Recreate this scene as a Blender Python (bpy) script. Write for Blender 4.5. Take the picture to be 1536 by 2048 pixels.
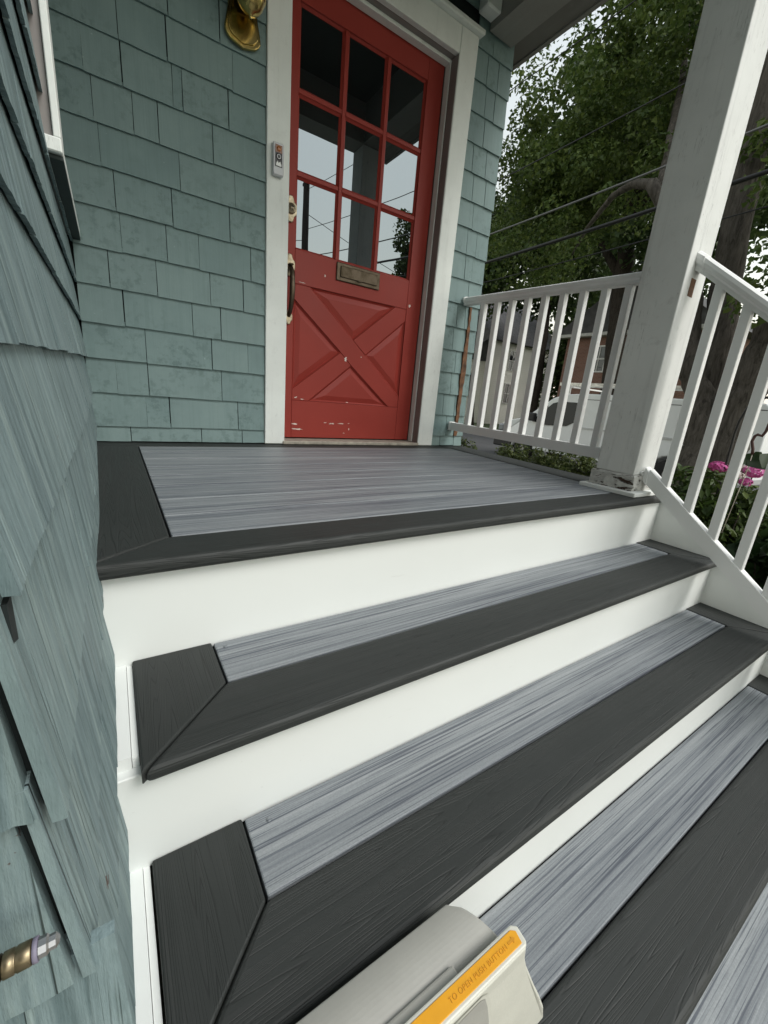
import bpy, math, random
import numpy as np
from mathutils import Vector, Matrix
random.seed(7); rng = np.random.default_rng(11)
for o in list(bpy.data.objects): bpy.data.objects.remove(o)
scene = bpy.context.scene
COL = scene.collection

# ------------------------------------------------------------------ camera
cd = bpy.data.cameras.new('camera'); cam = bpy.data.objects.new('camera', cd); COL.objects.link(cam)
cd.sensor_fit = 'HORIZONTAL'; cd.sensor_width = 36.0; cd.lens = 814.816 / 1536 * 36.0
cd.clip_start = 0.01; cd.clip_end = 2000
YAW, PITCH, ROLL = 0.5954, -0.2776, 0.0899
_f = Vector((math.sin(YAW)*math.cos(PITCH), math.cos(YAW)*math.cos(PITCH), math.sin(PITCH)))
_r = Vector((math.cos(YAW), -math.sin(YAW), 0)); _u = _r.cross(_f)
_R = _r*math.cos(ROLL) + _u*math.sin(ROLL); _U = -_r*math.sin(ROLL) + _u*math.cos(ROLL)
M = Matrix((( _R.x, _U.x, -_f.x, -0.7861), (_R.y, _U.y, -_f.y, -2.226), (_R.z, _U.z, -_f.z, 0.309), (0, 0, 0, 1)))
cam.matrix_world = M
scene.camera = cam

# ------------------------------------------------------------------ sky, sun, exposure
SUN_EL, SUN_AZ = math.radians(50), math.radians(150)      # azimuth clockwise from +Y: in front of the house, a little to the right
world = bpy.data.worlds.new('World'); scene.world = world; world.use_nodes = True
wn = world.node_tree; wn.nodes.clear()
sky = wn.nodes.new('ShaderNodeTexSky'); sky.sky_type = 'NISHITA'; sky.sun_disc = False
sky.sun_elevation = SUN_EL; sky.sun_rotation = SUN_AZ
sky.air_density = 3.0; sky.dust_density = 1.0; sky.ozone_density = 1.0
hsv = wn.nodes.new('ShaderNodeHueSaturation'); hsv.inputs['Saturation'].default_value = 0.32; hsv.inputs['Value'].default_value = 1.0
wb = wn.nodes.new('ShaderNodeBackground'); wb.inputs['Strength'].default_value = 0.15
wo = wn.nodes.new('ShaderNodeOutputWorld')
wn.links.new(sky.outputs[0], hsv.inputs['Color']); wn.links.new(hsv.outputs[0], wb.inputs['Color']); wn.links.new(wb.outputs[0], wo.inputs['Surface'])
sd = bpy.data.lights.new('sun', 'SUN'); sd.energy = 1.4; sd.angle = math.radians(25); sd.color = (1.0, 0.97, 0.93)
sun = bpy.data.objects.new('sun', sd); COL.objects.link(sun); sun.location = (2, -6, 12)
_sd = Vector((math.sin(SUN_AZ)*math.cos(SUN_EL), math.cos(SUN_AZ)*math.cos(SUN_EL), math.sin(SUN_EL)))
sun.rotation_euler = _sd.to_track_quat('Z', 'Y').to_euler()
vs = scene.view_settings
vs.view_transform = 'Standard'; vs.look = 'None'; vs.exposure = 0.50; vs.gamma = 1.0; vs.use_curve_mapping = False
scene.render.engine = 'CYCLES'
scene.render.resolution_x = 768; scene.render.resolution_y = 1024

# ------------------------------------------------------------------ helpers: objects
def tag(o, label=None, cat=None, group=None, kind=None):
    if label: o['label'] = label
    if cat: o['category'] = cat
    if group: o['group'] = group
    if kind: o['kind'] = kind
    return o
def thing(name, label, cat, loc=(0, 0, 0), group=None):
    o = bpy.data.objects.new(name, None); o.empty_display_size = 0.1; COL.objects.link(o)
    o.location = loc
    return tag(o, label, cat, group)
def base_of(o):
    p = Vector((0, 0, 0))
    while o is not None:
        p += o.location; o = o.parent
    return p
def link(o, parent=None):
    """geometry is given in world metres; keep it there under the parent"""
    COL.objects.link(o)
    if parent is not None:
        o.parent = parent
        o.matrix_parent_inverse = Matrix.Translation(-WL[parent.name]) if parent.name in WL else Matrix.Identity(4)
    return o
WL = {}
_thing = thing
def thing(name, label, cat, loc=(0, 0, 0), group=None):
    o = _thing(name, label, cat, loc, group); WL[o.name] = Vector(loc); return o

def smooth(t): t = max(0.0, min(1.0, t)); return t*t*(3-2*t)
class MB:
    """collects faces, builds one mesh object"""
    def __init__(s): s.v = []; s.f = []; s.sm = []
    def add(s, verts, faces, smooth=False):
        n = len(s.v); s.v += [tuple(p) for p in verts]
        for f in faces: s.f.append(tuple(i+n for i in f)); s.sm.append(smooth)
        return s
    def box(s, a, b):
        (x0, y0, z0), (x1, y1, z1) = a, b
        x0, x1 = min(x0, x1), max(x0, x1); y0, y1 = min(y0, y1), max(y0, y1); z0, z1 = min(z0, z1), max(z0, z1)
        return s.add([(x0,y0,z0),(x1,y0,z0),(x1,y1,z0),(x0,y1,z0),(x0,y0,z1),(x1,y0,z1),(x1,y1,z1),(x0,y1,z1)],
                     [(0,3,2,1),(4,5,6,7),(0,1,5,4),(1,2,6,5),(2,3,7,6),(3,0,4,7)])
    def rbox(s, a, b, r):
        """box with bevelled edges (chamfer r)"""
        lo = [min(p, q) for p, q in zip(a, b)]; hi = [max(p, q) for p, q in zip(a, b)]
        r = min(r, *[(h-l)*0.45 for l, h in zip(lo, hi)])
        V = []; idx = {}
        for ax in range(3):
            for sx in (0, 1):
                for sy in (0, 1):
                    for sz in (0, 1):
                        S = (sx, sy, sz)
                        p = [ (hi[k]-(0 if k == ax else r)) if S[k] else (lo[k]+(0 if k == ax else r)) for k in range(3)]
                        idx[(ax, S)] = len(V); V.append(p)
        F = []
        for ax in range(3):
            o1, o2 = (ax+1) % 3, (ax+2) % 3
            for sv in (0, 1):
                q = []
                for (p1, p2) in ((0,0),(1,0),(1,1),(0,1)):
                    S = [0,0,0]; S[ax] = sv; S[o1] = p1; S[o2] = p2; q.append(idx[(ax, tuple(S))])
                F.append(q if sv else q[::-1])
        for e in range(3):
            a1, a2 = (e+1) % 3, (e+2) % 3
            for p1 in (0, 1):
                for p2 in (0, 1):
                    S0 = [0,0,0]; S0[a1] = p1; S0[a2] = p2; S1 = list(S0); S1[e] = 1
                    q = [idx[(a1, tuple(S0))], idx[(a1, tuple(S1))], idx[(a2, tuple(S1))], idx[(a2, tuple(S0))]]
                    F.append(q if (p1 == p2) else q[::-1])
        for S in [(i,j,k) for i in (0,1) for j in (0,1) for k in (0,1)]:
            q = [idx[(0,S)], idx[(1,S)], idx[(2,S)]]
            F.append(q if sum(S) % 2 else q[::-1])
        return s.add(V, F)
    def prism(s, poly, h0, h1, axis='z'):
        """poly 2D list extruded along axis; for axis x: (y,z), y: (x,z), z: (x,y)"""
        def P(p, h):
            return {'z': (p[0], p[1], h), 'y': (p[0], h, p[1]), 'x': (h, p[0], p[1])}[axis]
        n = len(poly); V = [P(p, h0) for p in poly] + [P(p, h1) for p in poly]
        F = [tuple(range(n))[::-1], tuple(range(n, 2*n))] + [(i, (i+1) % n, n+(i+1) % n, n+i) for i in range(n)]
        return s.add(V, F)
    def lathe(s, prof, c=(0,0,0), axis='z', n=24, smooth=True, cap=True):
        """prof list of (radius, height)"""
        V = []; F = []; m = len(prof)
        for (r, h) in prof:
            for k in range(n):
                a = 2*math.pi*k/n; x, y = r*math.cos(a), r*math.sin(a)
                p = {'z': (x, y, h), 'x': (h, x, y), 'y': (x, h, y)}[axis]
                V.append((p[0]+c[0], p[1]+c[1], p[2]+c[2]))
        for i in range(m-1):
            for k in range(n):
                F.append((i*n+k, i*n+(k+1) % n, (i+1)*n+(k+1) % n, (i+1)*n+k))
        s.add(V, F, smooth)
        if cap:
            q = len(s.v) - len(V)
            s.f.append(tuple(q+k for k in range(n))[::-1]); s.sm.append(False)
            s.f.append(tuple(q+(m-1)*n+k for k in range(n))); s.sm.append(False)
        return s
    def tube(s, pts, rad, n=8, smooth=True, cap=True):
        P = [Vector(p) for p in pts]
        if not isinstance(rad, (list, tuple)): rad = [rad]*len(P)
        t0 = (P[1]-P[0]).normalized(); up = Vector((0,0,1)) if abs(t0.z) < .9 else Vector((1,0,0))
        nrm = t0.cross(up).normalized(); V = []; F = []
        for i, p in enumerate(P):
            t = (P[min(i+1, len(P)-1)] - P[max(i-1, 0)]).normalized()
            nrm = (nrm - t*nrm.dot(t)).normalized(); b = t.cross(nrm)
            for k in range(n):
                a = 2*math.pi*k/n
                V.append(p + (nrm*math.cos(a) + b*math.sin(a))*rad[i])
        for i in range(len(P)-1):
            for k in range(n):
                F.append((i*n+k, i*n+(k+1) % n, (i+1)*n+(k+1) % n, (i+1)*n+k))
        q = len(s.v); s.add(V, F, smooth)
        if cap:
            s.f.append(tuple(q+k for k in range(n))[::-1]); s.sm.append(False)
            s.f.append(tuple(q+(len(P)-1)*n+k for k in range(n))); s.sm.append(False)
        return s
    def mesh(s, name):
        me = bpy.data.meshes.new(name); me.from_pydata(s.v, [], s.f)
        me.polygons.foreach_set('use_smooth', s.sm); me.update(); return me
    def build(s, name, mat, parent=None, **kw):
        me = s.mesh(name); me.materials.append(mat)
        o = bpy.data.objects.new(name, me); link(o, parent)
        if parent is not None: WL[o.name] = Vector((0,0,0))
        if kw: tag(o, **kw)
        return o
def bevel(o, w, seg=2):
    m = o.modifiers.new('bevel', 'BEVEL'); m.width = w; m.segments = seg; m.limit_method = 'ANGLE'; m.angle_limit = math.radians(35)
    return o

# ------------------------------------------------------------------ helpers: materials
class NT:
    def __init__(s, name):
        s.m = bpy.data.materials.new(name); s.m.use_nodes = True; s.t = s.m.node_tree
        s.b = s.t.nodes['Principled BSDF']; s.out = s.t.nodes['Material Output']
    def n(s, typ, **kw):
        x = s.t.nodes.new(typ)
        for k, v in kw.items():
            if k in x.inputs: x.inputs[k].default_value = v
            else: setattr(x, k, v)
        return x
    def l(s, a, b): s.t.links.new(a, b)
    def coord(s, scale=(1,1,1), rand=0.0, rot=(0,0,0)):
        c = s.n('ShaderNodeTexCoord').outputs['Object']
        if rand:
            oi = s.n('ShaderNodeObjectInfo'); mu = s.n('ShaderNodeVectorMath', operation='SCALE'); mu.inputs[0].default_value = (rand, rand*1.7, rand*2.3)
            s.l(oi.outputs['Random'], mu.inputs['Scale'])
            ad = s.n('ShaderNodeVectorMath', operation='ADD'); s.l(c, ad.inputs[0]); s.l(mu.outputs[0], ad.inputs[1]); c = ad.outputs[0]
        mp = s.n('ShaderNodeMapping'); mp.inputs['Scale'].default_value = scale; mp.inputs['Rotation'].default_value = rot
        s.l(c, mp.inputs['Vector']); return mp.outputs[0]
    def noise(s, vec, scale=1.0, detail=4.0, rough=0.55, dist=0.0):
        x = s.n('ShaderNodeTexNoise'); x.inputs['Scale'].default_value = scale; x.inputs['Detail'].default_value = detail
        x.inputs['Roughness'].default_value = rough; x.inputs['Distortion'].default_value = dist
        s.l(vec, x.inputs['Vector']); return x.outputs['Fac']
    def ramp(s, fac, stops, interp='LINEAR'):
        r = s.n('ShaderNodeValToRGB'); r.color_ramp.interpolation = interp; e = r.color_ramp.elements
        while len(e) < len(stops): e.new(0.5)
        for k, (p, c) in enumerate(stops):
            e[k].position = p; e[k].color = (c if len(c) == 4 else (*c, 1)) if isinstance(c, (tuple, list)) else (c, c, c, 1)
        s.l(fac, r.inputs['Fac']); return r.outputs['Color']
    def mix(s, fac, a, b, mode='MIX'):
        x = s.n('ShaderNodeMix', data_type='RGBA', blend_type=mode)
        for v, i in ((fac, 0), (a, 6), (b, 7)):
            if isinstance(v, (int, float)): x.inputs[i].default_value = v
            elif isinstance(v, (tuple, list)): x.inputs[i].default_value = (*v[:3], 1)
            else: s.l(v, x.inputs[i])
        return x.outputs[2]
    def math(s, op, a, b=0.0):
        x = s.n('ShaderNodeMath', operation=op)
        for v, i in ((a, 0), (b, 1)):
            if isinstance(v, (int, float)): x.inputs[i].default_value = v
            else: s.l(v, x.inputs[i])
        return x.outputs[0]
    def bump(s, h, strength=0.3, dist=0.002, nrm=None):
        x = s.n('ShaderNodeBump'); x.inputs['Strength'].default_value = strength; x.inputs['Distance'].default_value = dist
        s.l(h, x.inputs['Height'])
        if nrm is not None: s.l(nrm, x.inputs['Normal'])
        s.l(x.outputs[0], s.b.inputs['Normal']); return x.outputs[0]
    def col(s, c):
        if isinstance(c, (tuple, list)): s.b.inputs['Base Color'].default_value = (*c[:3], 1)
        else: s.l(c, s.b.inputs['Base Color'])
    def set(s, rough=None, metal=None, spec=None, ior=None):
        if rough is not None:
            if isinstance(rough, (int, float)): s.b.inputs['Roughness'].default_value = rough
            else: s.l(rough, s.b.inputs['Roughness'])
        if metal is not None: s.b.inputs['Metallic'].default_value = metal
        if spec is not None: s.b.inputs['Specular IOR Level'].default_value = spec
        if ior is not None: s.b.inputs['IOR'].default_value = ior
        return s.m
    def objrand(s): return s.n('ShaderNodeObjectInfo').outputs['Random']

def plain(name, c, rough=0.6, metal=0.0, var=0.12, vs=8.0, bump=0.0, bs=60.0):
    t = NT(name); co = t.coord((1,1,1), 3.0)
    f = t.noise(co, vs, 5)
    d = tuple(x*(1-var) for x in c); l = tuple(min(1, x*(1+var)) for x in c)
    t.col(t.ramp(f, [(0.3, d), (0.7, l)]))
    if bump: t.bump(t.noise(co, bs, 4), bump, 0.002)
    return t.set(rough, metal)

def shingle_mat(name, near, nax=1):
    def S(a, z): return (a, 2.0, z) if nax == 1 else (2.0, a, z)      # stretch along z, ignore the slope of the face
    t = NT(name); co = t.coord((1,1,1), 5.0); cs = t.coord(S(55, 2.2), 5.0); cf = t.coord(S(170, 6), 5.0)
    big = t.noise(co, 5.0, 5, .6); strk = t.noise(cs, 1.0, 4, .6, .6); fine = t.noise(cf, 1.0, 3, .6)
    spots = t.noise(co, 26.0, 5, .7); zone = t.noise(co, 2.6, 3, .5)
    if near: c = t.ramp(big, [(.28, (.138,.192,.204)), (.5, (.172,.235,.246)), (.75, (.215,.285,.292))])
    else: c = t.ramp(big, [(.28, (.138,.205,.206)), (.5, (.165,.240,.238)), (.75, (.198,.275,.270))])
    c = t.mix(t.math('MULTIPLY', t.objrand(), .30), c, (.235,.310,.300))
    if near:
        s2 = t.ramp(strk, [(.36, 1), (.50, 0)]); c = t.mix(t.math('MULTIPLY', s2, .62), c, (.055,.090,.096))
        pale = t.ramp(t.noise(cs, .6, 4, .6, 1.2), [(.52, 0), (.70, 1)]); c = t.mix(t.math('MULTIPLY', pale, .45), c, (.36,.45,.43))
        ln = t.ramp(t.noise(t.coord(S(48, .55), 5.0), 1.0, 1.5, .5, .0), [(.492,0),(.5,1),(.508,0)]); ln = t.math('MULTIPLY', ln, t.ramp(t.noise(t.coord((9,9,4), 5.0), 1.0, 2), [(.46,0),(.56,1)])); c = t.mix(t.math('MULTIPLY', ln, .8), c, (.035,.062,.064))
        chip = t.ramp(t.noise(co, 11.0, 6, .72), [(.675, 0), (.69, 1)]); c = t.mix(chip, c, (.085,.055,.045))
        mott = t.noise(t.coord((70,70,14), 5.0), 1.0, 5, .7); c = t.mix(t.math('MULTIPLY', t.ramp(mott, [(.34,1),(.5,0)]), .30), c, (.085,.130,.135)); c = t.mix(t.math('MULTIPLY', t.ramp(mott, [(.55,0),(.72,1)]), .25), c, (.36,.44,.43))
        h = t.math('ADD', t.math('MULTIPLY', mott, .8), t.math('ADD', strk, t.math('MULTIPLY', fine, .4))); h = t.math('SUBTRACT', h, t.math('MULTIPLY', ln, .8))
        h = t.math('ADD', h, t.math('MULTIPLY', t.noise(co, 14.0, 4), .6))
        t.bump(h, .8, .0035)
    else:
        mk = t.math('MULTIPLY', t.ramp(spots, [(.50, 0), (.62, 1)]), t.ramp(zone, [(.44, 0), (.56, 1)]))
        c = t.mix(t.math('MULTIPLY', mk, .46), c, (.080,.128,.124))
        c = t.mix(t.math('MULTIPLY', t.ramp(strk, [(.38, 1), (.48, 0)]), .16), c, (.10,.165,.16))
        pale = t.ramp(t.noise(co, 60, 3, .6), [(.70, 0), (.76, 1)]); c = t.mix(t.math('MULTIPLY', pale, .35), c, (.42,.50,.48))
        t.bump(t.math('ADD', t.math('MULTIPLY', strk, .5), fine), .25, .0015)
    t.col(c); return t.set(t.ramp(big, [(.3,.55),(.7,.72)]), spec=.35)

def board_grey(name='grey_board'):
    t = NT(name)
    a = t.noise(t.coord((.42, 44, 44), 9.0), 1.0, 7, .76, .30); b = t.noise(t.coord((1.8, 210, 210), 9.0), 1.0, 4, .7, .25); g = t.noise(t.coord((260, 420, 420), 9.0), 1.0, 2)
    c = t.ramp(a, [(.30, (.100,.112,.132)), (.40, (.165,.182,.198)), (.52, (.228,.247,.260)), (.66, (.290,.308,.316)), (.80, (.200,.220,.236))])
    c = t.mix(t.ramp(b, [(.40, .85), (.485, 0)]), c, (.058,.066,.086))
    c = t.mix(t.ramp(b, [(.57, 0), (.70, .4)]), c, (.43,.445,.455))
    c = t.mix(t.math('MULTIPLY', t.ramp(g, [(.35, 1), (.6, 0)]), .20), c, (.07,.08,.095))
    t.col(c)
    t.bump(t.math('ADD', b, t.math('MULTIPLY', g, .35)), .35, .0012)
    return t.set(.50, spec=.4)

def board_dark(name, along):
    """charcoal composite with an embossed cathedral grain running along x or y"""
    t = NT(name)
    sc = (.55, 20, 20) if along == 'x' else (20, .55, 20)
    sf = (4, 190, 190) if along == 'x' else (190, 4, 190)
    base = t.noise(t.coord(sc, 9.0), 1.0, 1.5, .45, .12)
    # contour lines of a stretched noise read as cathedral grain
    saw = t.math('FRACT', t.math('MULTIPLY', base, 44.0)); tri = t.math('ABSOLUTE', t.math('SUBTRACT', saw, .5))
    line = t.ramp(tri, [(.0, 1), (.16, 0)])
    brk = t.ramp(t.noise(t.coord(tuple(x*.12 for x in sf), 9.0), 1.0, 3), [(.34, 0), (.50, 1)])
    line = t.math('MULTIPLY', line, brk)
    fine = t.noise(t.coord(sf, 9.0), 1.0, 3, .6)
    pit = t.noise(t.coord((300,300,300), 9.0), 1.0, 2)
    c = t.ramp(t.noise(t.coord((3,3,3), 9.0), 1.0, 4), [(.3, (.0235,.0268,.0254)), (.7, (.0300,.0332,.0318))])
    c = t.mix(t.math('MULTIPLY', line, .45), c, (.0075,.0082,.0080))
    c = t.mix(t.math('MULTIPLY', t.ramp(fine, [(.56,0),(.68,1)]), .35), c, (.040,.042,.041))
    c = t.mix(t.ramp(t.noise(t.coord((45,45,45), 9.0), 1.0, 3, .7), [(.76,0),(.785,.4)]), c, (.10,.10,.095))
    t.col(c)
    h = t.math('SUBTRACT', t.math('ADD', t.math('MULTIPLY', fine, .5), t.math('MULTIPLY', pit, .25)), t.math('MULTIPLY', line, .9))
    t.bump(h, .50, .0012)
    return t.set(t.ramp(fine, [(.3, .52), (.7, .66)]), spec=.36)

def white_pvc(name='white_trim', c=(.785,.812,.790)):
    t = NT(name); co = t.coord((1,1,1), 4.0)
    f = t.noise(co, 2.2, 4, .5); k = t.noise(co, 38, 5, .75)
    cc = t.ramp(f, [(.3, tuple(x*.955 for x in c)), (.7, c)])
    cc = t.mix(t.math('MULTIPLY', t.ramp(k, [(.68,0),(.735,1)]), .26), cc, (.40,.40,.38))
    sc_ = t.noise(t.coord((6,6,55), 4.0), 1.0, 5, .7); cc = t.mix(t.math('MULTIPLY', t.ramp(sc_, [(.66,0),(.72,1)]), .16), cc, (.45,.45,.42))
    t.col(cc); t.bump(t.noise(co, 90, 3), .06, .001); return t.set(.42, spec=.4)

def old_white(name, c=(.74,.755,.73), dirt=.5, axis=2):
    t = NT(name); co = t.coord((1,1,1), 4.0)
    sc = [22,22,22]; sc[axis] = 1.6
    s = t.noise(t.coord(tuple(sc), 4.0), 1.0, 5, .65, .4); k = t.noise(co, 22, 5, .7); f = t.noise(co, 4, 4, .6)
    cc = t.ramp(f, [(.3, tuple(x*.88 for x in c)), (.7, c)])
    cc = t.mix(t.math('MULTIPLY', t.ramp(s, [(.30,1),(.46,0)]), .40*dirt), cc, (.36,.37,.36))
    cc = t.mix(t.math('MULTIPLY', t.ramp(k, [(.30,1),(.42,0)]), .30*dirt), cc, (.38,.38,.36))
    cr = t.ramp(t.noise(t.coord(tuple(x*2.4 for x in sc), 4.0), 1.0, 3, .6), [(.49,0),(.5,1),(.51,0)])
    cr = t.math('MULTIPLY', cr, t.ramp(t.noise(co, 9, 3), [(.52,0),(.62,1)])); cc = t.mix(t.math('MULTIPLY', cr, .65*dirt), cc, (.17,.17,.16))
    t.col(cc); h = t.math('SUBTRACT', t.math('ADD', s, t.math('MULTIPLY', k, .6)), t.math('MULTIPLY', cr, 1.0)); t.bump(h, .35, .0014)
    return t.set(.58, spec=.3)

def peeling(name='peeling_paint'):
    t = NT(name); co = t.coord((1,1,1), 0.0)
    s = t.noise(t.coord((34,6,42)), 1.0, 6, .72, .7); k = t.noise(co, 30, 5, .7)
    cc = t.ramp(k, [(.3, (.36,.36,.34)), (.7, (.56,.56,.53))])
    crack = t.ramp(s, [(.405,1),(.43,0)])
    cc = t.mix(crack, cc, (.055,.038,.028))
    lift = t.ramp(s, [(.43,0),(.445,1),(.475,0)]); cc = t.mix(t.math('MULTIPLY', lift, .5), cc, (.72,.72,.69))
    t.col(cc); t.bump(t.math('SUBTRACT', t.math('MULTIPLY', k, .5), crack), .9, .003); return t.set(.75, spec=.2)

def red_paint(name='red_paint'):
    t = NT(name); co = t.coord((1,1,1), 3.0)
    f = t.noise(co, 3.5, 5, .6); k = t.noise(t.coord((90,90,9), 3.0), 1.0, 3)
    c = t.ramp(f, [(.3, (.262,.031,.022)), (.7, (.305,.038,.027))])
    sc = t.ramp(t.noise(t.coord((10,10,26), 3.0), 1.0, 6, .75), [(.715,0),(.74,1)]); c = t.mix(t.math('MULTIPLY', sc, .35), c, (.46,.21,.17))
    t.col(c); t.bump(t.math('ADD', k, t.math('MULTIPLY', t.noise(co, 120, 2), .5)), .12, .001); return t.set(t.ramp(f, [(.3,.40),(.7,.55)]), spec=.3)

def metal(name, c, rough=.3, var=.25, tarn=(.05,.04,.02), amt=.4):
    t = NT(name); co = t.coord((1,1,1), 2.0)
    f = t.noise(co, 18, 5, .65)
    t.col(t.mix(t.math('MULTIPLY', t.ramp(f, [(.45,0),(.70,1)]), amt), c, tarn)); t.bump(t.noise(co, 60, 3), .08, .001)
    return t.set(t.ramp(f, [(.3, rough*(1-var)), (.7, min(1, rough*(1+2*var)))]), 1.0)

def glass(name, ior=3.0, c=(.006,.007,.007)):
    t = NT(name); t.col(c); t.b.inputs['Specular Tint'].default_value = (.84,.94,1.0,1); t.bump(t.noise(t.coord((1,1,1), 2.0), 3.0, 2), .03, .004)
    return t.set(.0, ior=ior)

def leaf_mat(name, a, b, c2, trans=.35):
    t = NT(name); g = t.n('ShaderNodeNewGeometry')
    r = g.outputs['Random Per Island']
    col = t.ramp(r, [(0.0, a), (.55, b), (1.0, c2)])
    col = t.mix(.25, col, t.ramp(t.noise(t.coord((1,1,1)), 1.2, 3), [(.35, a), (.65, c2)]))
    t.col(col); t.set(.5, spec=.3)
    tr = t.n('ShaderNodeBsdfTranslucent'); t.l(col, tr.inputs['Color'])
    mx = t.n('ShaderNodeMixShader'); mx.inputs[0].default_value = trans
    t.l(t.b.outputs[0], mx.inputs[1]); t.l(tr.outputs[0], mx.inputs[2]); t.l(mx.outputs[0], t.out.inputs['Surface'])
    return t.m

def bark_mat(name, a, b):
    t = NT(name); v = t.noise(t.coord((16,16,3)), 1.0, 6, .7, .9); w = t.noise(t.coord((40,40,10)), 1.0, 4, .6)
    c = t.ramp(v, [(.36, tuple(x*.25 for x in a)), (.47, a), (.68, b)])
    c = t.mix(.3, c, t.ramp(w, [(.3, a), (.7, b)])); t.col(c)
    t.bump(t.math('ADD', v, t.math('MULTIPLY', w, .4)), 1.0, .03); return t.set(.9, spec=.15)

MAT = dict(
    shingle=shingle_mat('painted_shingle', False), shingle_near=shingle_mat('weathered_shingle', True, 0), shingle_front=shingle_mat('weathered_corner_shingle', True, 1),
    grey=board_grey(), dark_x=board_dark('charcoal_board_x', 'x'), dark_y=board_dark('charcoal_board_y', 'y'),
    pvc=white_pvc(), vinyl=white_pvc('white_vinyl', (.80,.81,.80)), casing=old_white('casing_paint', (.79,.825,.795), .40), post=old_white('post_paint', (.72,.735,.715), .9),
    peel=peeling(), taupe=plain('taupe_paint', (.245,.225,.215), .5), red=red_paint(), glass=glass('window_glass'),
    brass=metal('polished_brass', (.56,.43,.16), .17, amt=.6, tarn=(.07,.05,.02)), bronze=metal('aged_bronze', (.115,.092,.068), .40, amt=.6), dull_brass=metal('dull_brass', (.27,.22,.14), .42, amt=.7, tarn=(.06,.05,.035)), old_brass=metal('aged_brass', (.42,.36,.26), .40, amt=.6, tarn=(.10,.08,.055)),
    steel=metal('bare_steel', (.55,.55,.56), .3, amt=.3, tarn=(.2,.2,.2)), sheath=plain('wall_sheathing', (.010,.016,.016), .9),
    sill_shade=plain('sill_shade_teal', (.012,.022,.021), .6), soffit=old_white('soffit_paint', (.22,.215,.20), .6, 1), beam=old_white('beam_paint', (.30,.295,.275), .6, 1), ceiling=plain('dark_ceiling_paint', (.035,.046,.042), .7),
    oak=plain('weathered_sill', (.33,.30,.25), .7, var=.3, vs=30, bump=.4), rot=plain('bare_rotten_wood', (.125,.058,.026), .85, var=.6, vs=22, bump=.8, bs=40),
    black=plain('black_plastic', (.012,.012,.013), .35), grey_metal=plain('silver_plastic', (.52,.53,.55), .35), chip=plain('primer_chip', (.70,.60,.55), .7),
    iron=plain('black_iron', (.018,.017,.017), .45), rust=plain('rusty_hook', (.06,.024,.020), .6, var=.4, vs=40),
)

# ------------------------------------------------------------------ dimensions (metres; deck at the door is z = 0)
XL, XR = -0.843, 1.343            # side wall, right end of the steps
SL = 0.0184                       # the deck falls towards the steps
def dz(y): return SL*y
YN = -1.4098                      # front edge of the deck
ZT = [-0.2444, -0.4515, -0.6453, -0.840]           # tread heights
RY = [-1.386, -1.648, -1.9095, -2.167]             # riser faces
NY = [-1.4098, -1.6727, -1.9339, -2.1914, -2.455]  # nosing fronts
EXPO = 0.1415; Z0 = 0.0735        # shingle exposure, first butt line on the door wall

# ================================================================== the setting: ground, road, pavement
gm = plain('garden_soil', (.060,.048,.034), .95, var=.4, vs=3, bump=.8, bs=20)
lawn_m = plain('lawn_grass', (.055,.085,.022), .9, var=.35, vs=2.5, bump=.8, bs=30)
asph = plain('asphalt', (.062,.063,.066), .85, var=.15, vs=1.2, bump=.4, bs=120)
conc = plain('concrete', (.30,.29,.27), .85, var=.12, vs=3, bump=.3, bs=80)
def struct(name, mb, mat, parent=None): return mb.build(name, mat, parent, kind='structure')
g = MB()
nx, ny = 24, 24
xs = [-300, -60, -20, -8, -2, 2, 5, 7, 8.6, 8.6001, 17.4, 17.4001, 20, 24, 30, 40, 60, 120, 300]
def gz(x):
    return -1.05 if x <= 2 else (-1.05 - .13*(x-2)/6.6 if x <= 8.6 else (-1.32 if x <= 17.4 else (-1.18 + min(1.6, .02*(x-17.4)))))
vv = []; ff = []
for i, x in enumerate(xs):
    for y in (-300, -40, 0, 40, 300):
        vv.append((x, y, gz(x)))
for i in range(len(xs)-1):
    for j in range(4):
        ff.append((i*5+j, (i+1)*5+j, (i+1)*5+j+1, i*5+j+1))
g.add(vv, ff); struct('ground', g, lawn_m)
struct('road', MB().box((8.75, -120, -1.40), (17.3, 120, -1.26)), asph)
struct('kerb', MB().rbox((8.60, -120, -1.40), (8.745, 120, -1.14), .015), conc)
struct('kerb', MB().rbox((17.305, -120, -1.40), (17.45, 120, -1.14), .015), conc)
struct('pavement', MB().box((5.2, -120, -1.20), (6.5, 120, -1.085)), conc)
struct('garden_bed', MB().box((1.38, -6, -1.3), (5.0, 4.5, -1.02)), gm)
struct('landing', MB().box((-3.0, -6.0, -1.2), (1.36, -2.40, -1.02)), conc)

# ================================================================== house
house = thing('house', 'shingled house in faded teal paint around a red front door', 'house', (-0.843, 0, -1.05))
core = MB()
core.box((-4.5, -1.958, -1.1), (-0.905, 0.2, 5.2))                # wing on the left
core.box((-4.5, 0.205, -1.1), (1.325, 6.0, 5.2))                  # main block behind the door wall
core_o = core.build('wall_core', MAT['sheath'], house)
dw = MB()
dw.box((-0.90, 0.012, -0.3), (-0.02, 0.2, 2.6)); dw.box((0.955, 0.012, -0.3), (1.330, 0.2, 2.6)); dw.box((-0.018, 0.012, 2.115), (0.953, 0.2, 2.6))
door_wall = dw.build('door_wall', MAT['sheath'], house)
side_wall = MB().box((-0.904, -1.957, -1.1), (-0.893, 0.010, 2.6)).build('side_wall', MAT['sheath'], house)
front_wall = MB().box((-2.4, -1.969, -1.1), (-0.893, -1.9585, 2.6)).box((-.8925, -1.9695, -.6), (-.8392, -1.9585, .19)).build('front_wall', MAT['sheath'], house)

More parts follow.
